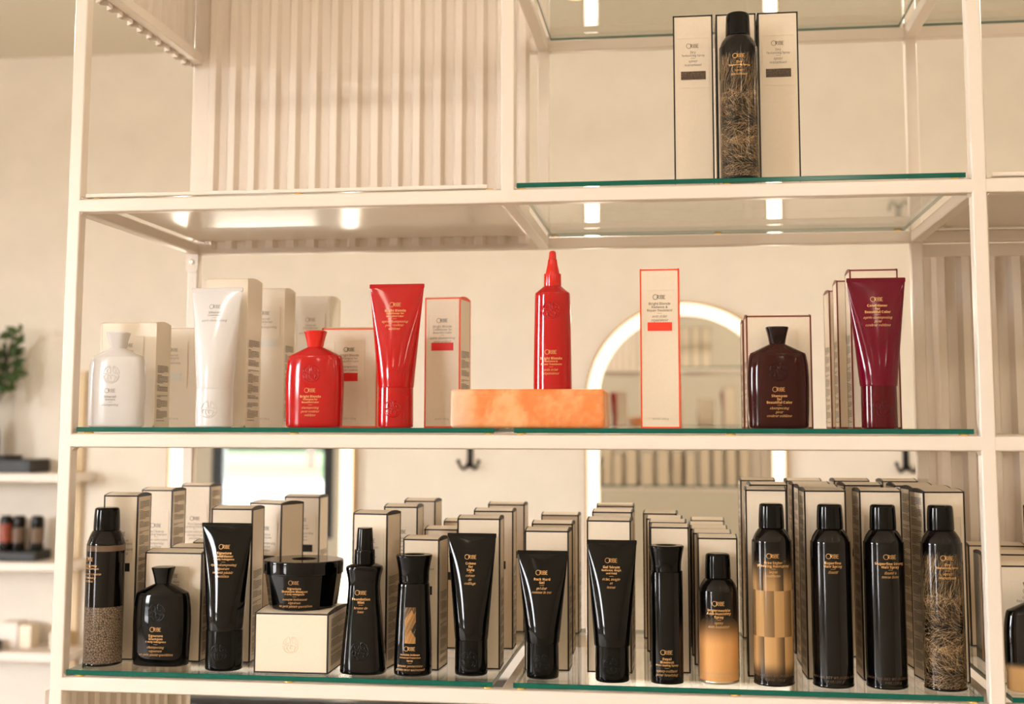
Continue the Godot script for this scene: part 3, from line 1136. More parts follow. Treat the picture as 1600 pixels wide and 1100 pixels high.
	aerosol("tall black aerosol can scratched all over with fine gold strokes on the lowest tier", 1.1994, y, -0.0515, 5, 0.2335, 0.0264, 0.176, 0.2017, 0.0166, M.can_hair, dry, 0.1675, foot, M.gold_ink)
	aerosol("lone gold-scratched black aerosol can on the upper right glass in front of three cartons", 0.9486, Y3 + GL, -0.032, 0, 0.2335, 0.0261, 0.176, 0.2017, 0.0163, M.can_hair, dry, 0.1675, foot, M.gold_ink)
	shampoo("shampoo_bottle", "black shampoo bottle fading to gold at its foot beyond the right post", 1.3155, -0.05, y, M.gold_fade, M.black_cap,
		[["L", ""], ["b", "Gold Lust"], ["t", "Repair & Restore"], ["b", "Shampoo"]], M.gold_ink, 1.0)
	# middle tier
	y = Y2 + GL
	shampoo("shampoo_bottle", "glossy white round-shouldered shampoo bottle at the left end of the middle tier", 0.0632, -0.045, y, M.white_plastic, M.white_plastic,
		[["L", ""], ["b", "Silverati"], ["t", "Shampoo"], ["-", ""], ["i", "shampooing"]], M.grey_ink)
	squeeze_tube("pearly white squeeze tube on the middle tier", 0.2100, -0.045, y, 0.1985, 0.0757, 0.0525, 0.056, 0.0528, M.white_plastic, M.white_plastic,
		[["L", ""], ["b", "Silverati"], ["t", "Conditioner"], ["-", ""], ["i", "après-shampooing"]], 0.171, M.grey_ink)
	shampoo("shampoo_bottle", "bright red round-shouldered shampoo bottle on the middle tier", 0.3558, -0.045, y, M.red_plastic, M.orange_red,
		[["L", ""], ["b", "Bright Blonde"], ["t", "Shampoo for"], ["t", "Beautiful Color"], ["-", ""], ["i", "shampooing"], ["i", "pour couleur"], ["i", "sublime"]], M.gold_ink, 0.99)
	squeeze_tube("bright red squeeze tube standing on its cap on the middle tier", 0.4722, -0.045, y, 0.2006, 0.0785, 0.0502, 0.0572, 0.0492, M.red_plastic, M.red_plastic,
		[["L", ""], ["b", "Bright Blonde"], ["t", "Conditioner for"], ["t", "Beautiful Color"], ["-", ""], ["i", "après-shampooing"], ["i", "pour couleur"], ["i", "sublime"]], 0.171, M.gold_ink)
	applicator(Vector3(0.6911, y + 0.0525, -0.05))
	shampoo("shampoo_bottle", "dark translucent red-brown shampoo bottle in front of a maroon-edged carton", 0.9942, -0.045, y, M.amber, M.amber_cap,
		[["L", ""], ["b", "Shampoo"], ["b", "for"], ["b", "Beautiful Color"], ["-", ""], ["i", "shampooing"], ["i", "pour"], ["i", "couleur sublime"]], M.gold_ink, 0.975)
	squeeze_tube("deep burgundy squeeze tube at the right end of the middle tier", 1.1248, -0.045, y, 0.2003, 0.0768, 0.0485, 0.0578, 0.0468, M.burgundy, M.burgundy_cap,
		[["L", ""], ["b", "Conditioner"], ["b", "for"], ["b", "Beautiful Color"], ["-", ""], ["i", "après-shampooing"], ["i", "pour"], ["i", "couleur sublime"]], 0.171, M.gold_ink)
	salt_block(Vector3(0.6588, y, -0.075))


func jar(at: Vector3) -> void:
	var t := thing("cosmetic_jar", "squat black faceted jar with a round lid standing on a cream carton", "jar", at)
	var fb := Loft.new([[0.0, 0.0455, 0.0455, 2.0, 1], [0.003, 0.0475, 0.0475, 2.0, 1], [0.046, 0.0535, 0.0535, 2.0]], 2)
	var mb := MB.new()
	fb.build(mb, 12, true, true, true)
	obj("jar_body", mb.mesh(), M.black_plastic, t).rotation_degrees.y = 15.0
	obj("lid", lathe([[0.0462, 0.0535, 1], [0.0470, 0.0553], [0.0482, 0.0558], [0.0628, 0.0558], [0.0646, 0.0548, 1], [0.0650, 0.0530, 1], [0.0650, 0.0195, 1], [0.0642, 0.0178], [0.0622, 0.0160], [0.0612, 0.0100], [0.0610, 0.0010]], 56, 3), M.black_plastic, t)
	var surf := func(x: float, y: float) -> Vector3:
		var ap := lerpf(0.0475, 0.0535, (y - 0.003) / 0.043) * cos(PI / 12)
		var z := 1.0
		for k in [-2, -1, 0, 1, 2]:
			z = minf(z, (ap - x * sin(k * PI / 6)) / cos(k * PI / 6))
		return Vector3(x, y, z + 0.0003)
	obj("label_print", print_mesh([["L", ""], ["b", "Signature"], ["b", "Moisture Masque"], ["t", "A daily indulgence"], ["-", ""], ["i", "masque hydratant"], ["i", "signature"], ["i", "un petit plaisir quotidien"]], surf, 0.002, 0.0375, 0.93), M.gold_ink, t)


func mist(at: Vector3) -> void:
	var t := thing("mist_bottle", "black spray mist bottle with a narrow waist and stepped cap right of the jar", "spray bottle", at)
	var f := Loft.new([[0.0, 0.030, 0.022, 2.6], [0.0015, 0.0312, 0.0232, 2.6], [0.006, 0.0314, 0.0235, 2.6], [0.03, 0.0292, 0.0222, 2.8], [0.07, 0.0252, 0.0196, 3.0], [0.10, 0.0221, 0.0178, 3.0], [0.117, 0.0212, 0.0174, 3.0], [0.128, 0.0224, 0.018, 2.8], [0.136, 0.0246, 0.019, 2.6], [0.1405, 0.0252, 0.0194, 2.4], [0.1432, 0.0238, 0.019, 2.2], [0.1462, 0.0160, 0.0150, 2.0]])
	body(t, "bottle_body", f, M.black_plastic, 64)
	obj("collar", lathe([[0.146, 0.0140, 1], [0.147, 0.0143], [0.1635, 0.0140], [0.1648, 0.0132, 1], [0.165, 0.012]], 36, 3), M.black_cap, t)
	obj("cap", lathe([[0.1646, 0.0119, 1], [0.17, 0.0118], [0.1925, 0.0104], [0.1940, 0.0096, 1], [0.1945, 0.0085]], 36, 3), M.black_cap, t)
	emblem(t, f, 0.0315, 0.0125, M.black_plastic)
	ink(t, [["L", ""], ["b", "Foundation"], ["b", "Mist"], ["-", ""], ["i", "brume de"], ["i", "base"]], f, 0.1085, 1.0, M.gold_ink)


func flare_cap(t: Node, y0: float, y1: float, a0: float, a1: float) -> void:
	obj("cap", loft_mesh([[y0, a0 * 0.96, a0 * 0.92, 2.0, 1], [y0 + 0.001, a0, a0 * 0.96, 2.0], [lerpf(y0, y1, 0.35), a0 * 1.015, a0 * 0.97, 2.1], [lerpf(y0, y1, 0.7), lerpf(a0, a1, 0.55), lerpf(a0, a1, 0.55) * 0.94, 2.2], [y1 - 0.0025, a1, a1 * 0.92, 2.2], [y1 - 0.0006, a1 * 0.985, a1 * 0.9, 2.2, 1], [y1, a1 * 0.95, a1 * 0.87, 2.2, 1], [y1, a1 * 0.60, a1 * 0.52, 2.0, 1], [y1 - 0.002, a1 * 0.52, a1 * 0.45, 2.0], [y1 - 0.0032, a1 * 0.2, a1 * 0.17, 2.0]], 48), M.black_cap, t)


func flare_bottles(y: float) -> void:
	var t := thing("heat_spray_bottle", "black flared-cap spray bottle with an upright gold label panel", "spray bottle", Vector3(0.5003, y, -0.046), 0, "flared-cap spray bottles")
	var f := Loft.new([[0.0, 0.0235, 0.0205, 2.4], [0.0015, 0.0252, 0.0222, 2.4], [0.005, 0.0257, 0.0226, 2.4], [0.03, 0.0254, 0.0224, 2.4], [0.07, 0.0238, 0.0212, 2.4], [0.10, 0.0222, 0.0200, 2.4], [0.119, 0.0214, 0.0195, 2.3], [0.1215, 0.0205, 0.0185, 2.2, 1], [0.123, 0.0195, 0.0175, 2.2]])
	body(t, "bottle_body", f, M.black_plastic, 56)
	flare_cap(t, 0.1225, 0.1597, 0.0207, 0.0248)
	var mb := MB.new()
	var nx := 8
	var ny := 10
	for i in nx:
		for j in ny:
			var p := []
			var u := []
			for k in [[0, 0], [1, 0], [1, 1], [0, 1]]:
				var a := float(i + k[0]) / nx
				var b := float(j + k[1]) / ny
				p.append(f.front(lerpf(-0.0076, 0.0076, a), lerpf(0.0435, 0.091, b), 0.0003))
				u.append(Vector2(a, 1 - b))
			var nn: Vector3 = (p[1] - p[0]).cross(p[3] - p[0]).normalized()
			mb.tri(p[0], p[1], p[2], nn, nn, nn, u[0], u[1], u[2])
			mb.tri(p[0], p[2], p[3], nn, nn, nn, u[0], u[2], u[3])
	obj("gold_panel", mb.mesh(), M.gold_label, t)
	ink(t, [["L", ""], ["t", "Invisible Defense"], ["t", "Universal Protection", 0.9], ["t", "Spray"], ["-", ""], ["i", "brume protectrice"], ["i", "protecteur universel"]], f, 0.0365, 0.95, M.gold_ink)
	t = thing("blowout_spray_bottle", "slim straight-sided black bottle with a flared cap between tube and gold can", "spray bottle", Vector3(0.8434, y, -0.047), 0, "flared-cap spray bottles")
	f = Loft.new([[0.0, 0.0195, 0.0185, 2.2], [0.0015, 0.0209, 0.0199, 2.2], [0.005, 0.0214, 0.0204, 2.2], [0.07, 0.0215, 0.0205, 2.2], [0.1375, 0.0214, 0.0204, 2.2], [0.139, 0.0209, 0.0199, 2.2, 1], [0.140, 0.0195, 0.0185, 2.2]])
	body(t, "bottle_body", f, M.black_plastic, 56)
	flare_cap(t, 0.1395, 0.1770, 0.0196, 0.0236)
	ink(t, [["L", ""], ["b", "Royal"], ["b", "Blowout"], ["t", "Heat Styling Spray"], ["-", ""], ["i", "spray coiffant"], ["i", "pour brushing"]], f, 0.040, 0.98, M.gold_ink)


func applicator(at: Vector3) -> void:
	var t := thing("applicator_bottle", "red pointed-nozzle applicator bottle standing on the orange salt block", "bottle", at)
	var f := Loft.new([[0.0, 0.0250, 0.0200, 2.3], [0.001, 0.0260, 0.0208, 2.3], [0.004, 0.0263, 0.0211, 2.3], [0.06, 0.0257, 0.0206, 2.3], [0.12, 0.0245, 0.0198, 2.3], [0.1315, 0.0240, 0.0195, 2.3], [0.1335, 0.0230, 0.0188, 2.3, 1], [0.1425, 0.0120, 0.0118, 2.0]])
	body(t, "bottle_body", f, M.red_plastic, 56)
	obj("collar", lathe([[0.142, 0.0116, 1], [0.1428, 0.0121], [0.158, 0.0119], [0.1598, 0.0112, 1], [0.160, 0.0098]], 36, 3), M.orange_red, t)
	obj("nozzle", lathe([[0.1598, 0.0096, 1], [0.164, 0.0090], [0.172, 0.0072], [0.1795, 0.0062, 1], [0.1805, 0.0054, 1], [0.186, 0.0050], [0.190, 0.0044], [0.1917, 0.0030], [0.192, 0.001]], 32, 3), M.orange_red, t)
	emblem(t, f, 0.1075, 0.0125, M.red_plastic)
	ink(t, [["L", ""], ["b", "Bright Blonde"], ["t", "Radiance &"], ["t", "Repair Treatment"], ["-", ""], ["i", "soin éclat"], ["i", "réparateur"]], f, 0.0505, 1.0, M.gold_ink)


func salt_block(at: Vector3) -> void:
	var size := Vector3(0.2105, 0.0525, 0.11)
	var h := size / 2
	var f := FastNoiseLite.new()
	f.frequency = 26.0
	f.fractal_octaves = 4
	f.seed = 5
	var vein := FastNoiseLite.new()
	vein.frequency = 20.0
	vein.fractal_octaves = 3
	vein.domain_warp_enabled = true
	vein.domain_warp_amplitude = 0.02
	vein.domain_warp_frequency = 20.0
	vein.seed = 8
	var st := SurfaceTool.new()
	st.begin(Mesh.PRIMITIVE_TRIANGLES)
	st.set_smooth_group(0)
	var div := [84, 22, 44]
	for ax in 3:
		var a1 := (ax + 1) % 3
		var a2 := (ax + 2) % 3
		for s in [-1.0, 1.0]:
			var g := []
			for i in div[a1] + 1:
				var row := []
				for j in div[a2] + 1:
					var p := Vector3.ZERO
					p[ax] = s * h[ax]
					p[a1] = (2.0 * i / div[a1] - 1.0) * h[a1]
					p[a2] = (2.0 * j / div[a2] - 1.0) * h[a2]
					var r := 0.005
					var k := p.clamp(-h + Vector3(r, r, r), h - Vector3(r, r, r))
					var d := p - k
					if d.length() > 1e-6:
						p = k + d.normalized() * minf(d.length(), r)
					var e := f.get_noise_3d(p.x, p.y, p.z) * 0.0016
					var q := p + p.normalized() * e * Vector3(1, 0.6 if p.y < h.y - 0.004 and p.y > -h.y + 0.004 else 0.15, 1)
					q.y = clampf(q.y, -h.y, h.y)
					var n1 := vein.get_noise_3d(p.x, p.y * 0.7, p.z)
					var n2 := f.get_noise_3d(p.x * 2.6 + 3.0, p.y * 2.6, p.z * 2.6)
					var c := Color(0.76, 0.23, 0.055).lerp(Color(0.84, 0.45, 0.21), clampf(0.42 + n1 * 1.15 + n2 * 0.4, 0, 1))
					c = c.lerp(Color(0.84, 0.62, 0.45), smoothstep(-0.06, -0.105, p.x) * 0.75)
					row.append([q + Vector3(0, h.y, 0), c])
				g.append(row)
			for i in div[a1]:
				for j in div[a2]:
					var q := [g[i][j], g[i + 1][j], g[i + 1][j + 1], g[i][j + 1]]
					var order := [0, 2, 1, 0, 3, 2] if s > 0 else [0, 1, 2, 0, 2, 3]
					for o in order:
						st.set_color(q[o][1])
						st.add_vertex(q[o][0])
	st.generate_normals()
	var o := obj("salt_block", st.commit(), M.salt, self, at)
	tag(o, "rough orange and peach salt crystal block under the red applicator bottle", "salt block")


# ------------------------------------------------------------------ cartons

func carton_proto(kind: String) -> Node3D:
	if proto.has(kind):
		return proto[kind]
	var kd: Dictionary = KINDS[kind]
	var w: float = kd.w
	var d: float = kd.d
	var h: float = kd.h
	var trim: Material = M["trim_" + kd.trim]
	var o := Node3D.new()
	var e := 0.0021
	var hb := h - 0.0022
	obj("body", boxm(Vector3(w - 0.0005, hb, d - 0.0005), 0.0005), M.paper_pale if kd.trim == "cream" else M.paper, o, Vector3(0, hb / 2, 0))
	# domed lid
	var lid := MB.new()
	var arch := MB.new()
	var n := 8
	for i in n:
		var t0 := float(i) / n
		var t1 := float(i + 1) / n
		var z0 := lerpf(d / 2, -d / 2, t0)
		var z1 := lerpf(d / 2, -d / 2, t1)
		var y0 := hb + 0.0032 * sin(PI * t0) - 0.0008
		var y1 := hb + 0.0032 * sin(PI * t1) - 0.0008
		var n0 := Vector3(0, 1, -0.0032 * PI * cos(PI * t0) / -d).normalized()
		var n1 := Vector3(0, 1, -0.0032 * PI * cos(PI * t1) / -d).normalized()
		n0.z = -n0.z if false else n0.z
		lid.quadn(Vector3(-w / 2 + e, y0 + 0.001, z0), Vector3(w / 2 - e, y0 + 0.001, z0), Vector3(w / 2 - e, y1 + 0.001, z1), Vector3(-w / 2 + e, y1 + 0.001, z1), n0, n0, n1, n1)
		for s in [-1.0, 1.0]:
			var xo: float = s * w / 2
			var xi: float = s * (w / 2 - e)
			arch.quad(Vector3(xi, y0 + 0.0011, z0), Vector3(xo, y0 + 0.0011, z0), Vector3(xo, y1 + 0.0011, z1), Vector3(xi, y1 + 0.0011, z1), Vector3.UP)
			arch.quad(Vector3(xo, hb - 0.0024, z0), Vector3(xo, y0 + 0.0011, z0), Vector3(xo, y1 + 0.0011, z1), Vector3(xo, hb - 0.0024, z1), Vector3(s, 0, 0))
	obj("lid", lid.mesh(), M.paper_pale if kd.trim == "cream" else M.paper, o)
	# printed edge lines
	for sx in [-1.0, 1.0]:
		for sz in [-1.0, 1.0]:
			arch.box(Vector3(sx * (w / 2 - e / 2 + 0.0001), hb / 2, sz * (d / 2 - e / 2 + 0.0001)), Vector3(e, hb, e))
	for sz in [-1.0, 1.0]:
		arch.box(Vector3(0, hb - e / 2 + 0.0002, sz * (d / 2 - e / 2 + 0.0001)), Vector3(w, e, e))
		arch.box(Vector3(0, e / 2 , sz * (d / 2 - e / 2 + 0.0001)), Vector3(w, e, e))
		arch.box(Vector3(sz * (w / 2 - e / 2 + 0.0001), e / 2, 0), Vector3(e, e, d))
	obj("edge_trim", arch.mesh(), trim, o)
	var zf := d / 2 + 0.0001
	if kd.has("crest"):
		obj("emblem", emblem_mesh(func(a: float, b: float) -> Vector3: return Vector3(a, b, zf - 0.0006), -0.001, h * 0.46, 0.0115), M.paper, o)
	else:
		var tall: bool = h > 0.17
		var pw := w * 0.78 if tall else w * 0.54
		var pt := h * 0.86
		var pb := h * 0.575 if tall else h * 0.4
		var fr := MB.new()
		for s in [-1.0, 1.0]:
			fr.box(Vector3(s * pw / 2, (pt + pb) / 2, zf), Vector3(0.0004, pt - pb, 0.0006))
			fr.box(Vector3(0, pt if s > 0 else pb, zf), Vector3(pw, 0.0004, 0.0006))
		obj("label_frame", fr.mesh(), M.paper_pale, o)
		var ty: float = h * kd.get("ty", 0.815) if tall else h * 0.775
		obj("label_print", print_mesh(kd.text, func(a: float, b: float) -> Vector3: return Vector3(a, b, zf + 0.0002), 0, ty, 1.08 if tall else 1.0), M.grey_ink if kd.trim != "cream" else M.pale_ink, o)
		var sw := w * 0.62 if tall else w * 0.30
		var sy: float = h * kd.get("sy", 0.60) if tall else h * 0.50
		obj("colour_swatch", boxm(Vector3(sw, 0.0118, 0.0006)), M["swatch_" + kd.get("swatch", "black")], o, Vector3(0, sy, zf + 0.0001))
		obj("foot_print", print_mesh([["s", kd.get("foot", "9.0 OZ / 255 g")]], func(a: float, b: float) -> Vector3: return Vector3(a, b, zf + 0.0002), 0, 0.013, 0.75), M.pale_ink, o)
	# fine print down both sides
	var rng := RandomNumberGenerator.new()
	rng.seed = hash(kind)
	var fp := MB.new()
	for s in [-1.0, 1.0]:
		var y := h - (0.012 if kd.get("print_top", false) else h * 0.42)
		var wrap := 0
		while y > 0.008:
			var z0 := -d * 0.36
			var zend: float = d * 0.36 * (1.0 if wrap % 7 < 5 else rng.randf_range(-0.6, 0.5))
			while z0 < zend:
				var l := rng.randf_range(0.0015, 0.0048)
				fp.quad(Vector3(s * (w / 2 + 0.0003), y, -s * z0), Vector3(s * (w / 2 + 0.0003), y, -s * minf(z0 + l, zend)), Vector3(s * (w / 2 + 0.0003), y + 0.0008, -s * minf(z0 + l, zend)), Vector3(s * (w / 2 + 0.0003), y + 0.0008, -s * z0), Vector3(s, 0, 0))
				z0 += l + 0.0007
			y -= 0.0019
			wrap += 1
			if wrap % 7 == 6:
				y -= 0.0022
			if wrap % 19 == 18:
				y -= 0.005
	obj("fine_print", fp.mesh(), M.fine_ink, o)
	if kd.has("side"):
		var sp := obj("side_panel", boxm(Vector3(0.0006, hb - 2 * e, d - 2 * e)), M.gold_fade, o, Vector3(-w / 2 - 0.0001, hb / 2, 0))
		sp.set_meta("label", "side printed black fading to pale gold")
	proto[kind] = o
	return o


var KINDS := {
	"cleanse": {"w": 0.0515, "d": 0.0515, "h": 0.2355, "trim": "black", "ty": 0.757, "sy": 0.555, "print_top": true, "text": [["L", ""], ["s", "The Cleanse"], ["s", "Clarifying Shampoo", 0.85], ["-", ""], ["i", "mousse nettoyante"], ["i", "shampooing"], ["i", "purifiant"]]},
	"shampoo": {"w": 0.0860, "d": 0.0520, "h": 0.1550, "trim": "black", "text": [["L", ""], ["s", "Signature"], ["s", "Shampoo"], ["-", ""], ["i", "shampooing"], ["i", "signature"]]},
	"conditioner": {"w": 0.0610, "d": 0.0560, "h": 0.2180, "trim": "black", "text": [["L", ""], ["s", "Signature"], ["s", "Conditioner"], ["-", ""], ["i", "après-shampooing"], ["i", "signature"], ["i", "quotidien"]]},
	"masque": {"w": 0.1035, "d": 0.1035, "h": 0.0822, "trim": "black", "crest": true, "print_top": true},
	"mist": {"w": 0.0520, "d": 0.0520, "h": 0.2145, "trim": "black", "text": [["L", ""], ["s", "Foundation"], ["s", "Mist"], ["-", ""], ["i", "brume de"], ["i", "base"]]},
	"defense": {"w": 0.0520, "d": 0.0520, "h": 0.1800, "trim": "black", "text": [["L", ""], ["s", "Invisible Defense"], ["s", "Spray"], ["-", ""], ["i", "brume"]]},
	"creme": {"w": 0.0605, "d": 0.0500, "h": 0.2080, "trim": "black", "text": [["L", ""], ["s", "Crème"], ["s", "for Style"], ["-", ""], ["i", "crème"], ["i", "de coiffage"]]},
	"gel": {"w": 0.0615, "d": 0.0520, "h": 0.1920, "trim": "black", "text": [["L", ""], ["s", "Rock Hard"], ["s", "Gel"], ["-", ""], ["i", "gel dur"]]},
	"serum": {"w": 0.0610, "d": 0.0550, "h": 0.2075, "trim": "black", "text": [["L", ""], ["s", "Gel Sérum"], ["-", ""], ["i", "éclat, magie"]]},
	"blowout": {"w": 0.0535, "d": 0.0500, "h": 0.1985, "trim": "black", "text": [["L", ""], ["s", "Royal"], ["s", "Blowout"], ["-", ""], ["i", "spray coiffant"]]},
	"impermeable": {"w": 0.0540, "d": 0.0540, "h": 0.1860, "trim": "black", "text": [["L", ""], ["s", "Impermeable"], ["-", ""], ["i", "spray"]]},
	"hairspray": {"w": 0.0555, "d": 0.0555, "h": 0.2512, "trim": "black", "print_top": true, "text": [["L", ""], ["s", "Hair Spray"], ["-", ""], ["i", "fixatif"]]},
	"texturizing": {"w": 0.0555, "d": 0.0555, "h": 0.2512, "trim": "black", "swatch": "hair", "sy": 0.645, "print_top": true, "foot": "8.5 OZ / 241 g", "text": [["L", ""], ["s", "Dry"], ["s", "Texturizing Spray", 0.85], ["-", ""], ["i", "spray"], ["i", "texturisant"]]},
	"gold": {"w": 0.0860, "d": 0.0520, "h": 0.1550, "trim": "black", "side": true, "text": [["L", ""], ["s", "Gold Lust"], ["s", "Repair & Restore"], ["s", "Shampoo"]]},
	"silver_shampoo": {"w": 0.0870, "d": 0.0510, "h": 0.1545, "trim": "cream", "swatch": "silver", "text": [["L", ""], ["s", "Silverati"], ["s", "Shampoo"], ["-", ""], ["i", "shampooing"]]},
	"silver_conditioner": {"w": 0.0635, "d": 0.0620, "h": 0.2180, "trim": "cream", "swatch": "silver", "text": [["L", ""], ["s", "Silverati"], ["s", "Conditioner"], ["-", ""], ["i", "après-shampooing"]]},
	"red_shampoo": {"w": 0.0830, "d": 0.0500, "h": 0.1450, "trim": "orange", "swatch": "red", "text": [["L", ""], ["s", "Bright Blonde"], ["s", "Shampoo for", 0.9], ["s", "Beautiful Color", 0.9], ["-", ""], ["i", "shampooing"], ["i", "pour couleur"], ["i", "sublime"]]},
	"red_conditioner": {"w": 0.0560, "d": 0.0560, "h": 0.1985, "trim": "orange", "swatch": "red", "sy": 0.615, "text": [["L", ""], ["s", "Bright Blonde"], ["s", "Conditioner for", 0.9], ["s", "Beautiful Color", 0.9], ["-", ""], ["i", "après-shampooing"], ["i", "pour couleur"], ["i", "sublime"]]},
	"red_treatment": {"w": 0.0540, "d": 0.0540, "h": 0.2215, "trim": "orange", "swatch": "orange", "sy": 0.63, "text": [["L", ""], ["s", "Bright Blonde"], ["s", "Radiance &", 0.9], ["s", "Repair Treatment", 0.9], ["-", ""], ["i", "soin éclat"], ["i", "réparateur"]]},
	"maroon_shampoo": {"w": 0.0880, "d": 0.0520, "h": 0.1565, "trim": "maroon", "text": [["L", ""], ["s", "Shampoo"], ["s", "for"], ["s", "Beautiful Color", 0.9]]},
	"maroon_conditioner": {"w": 0.0640, "d": 0.0600, "h": 0.2190, "trim": "maroon", "text": [["L", ""], ["s", "Conditioner"], ["s", "for"], ["s", "Beautiful Color", 0.9]]},
}


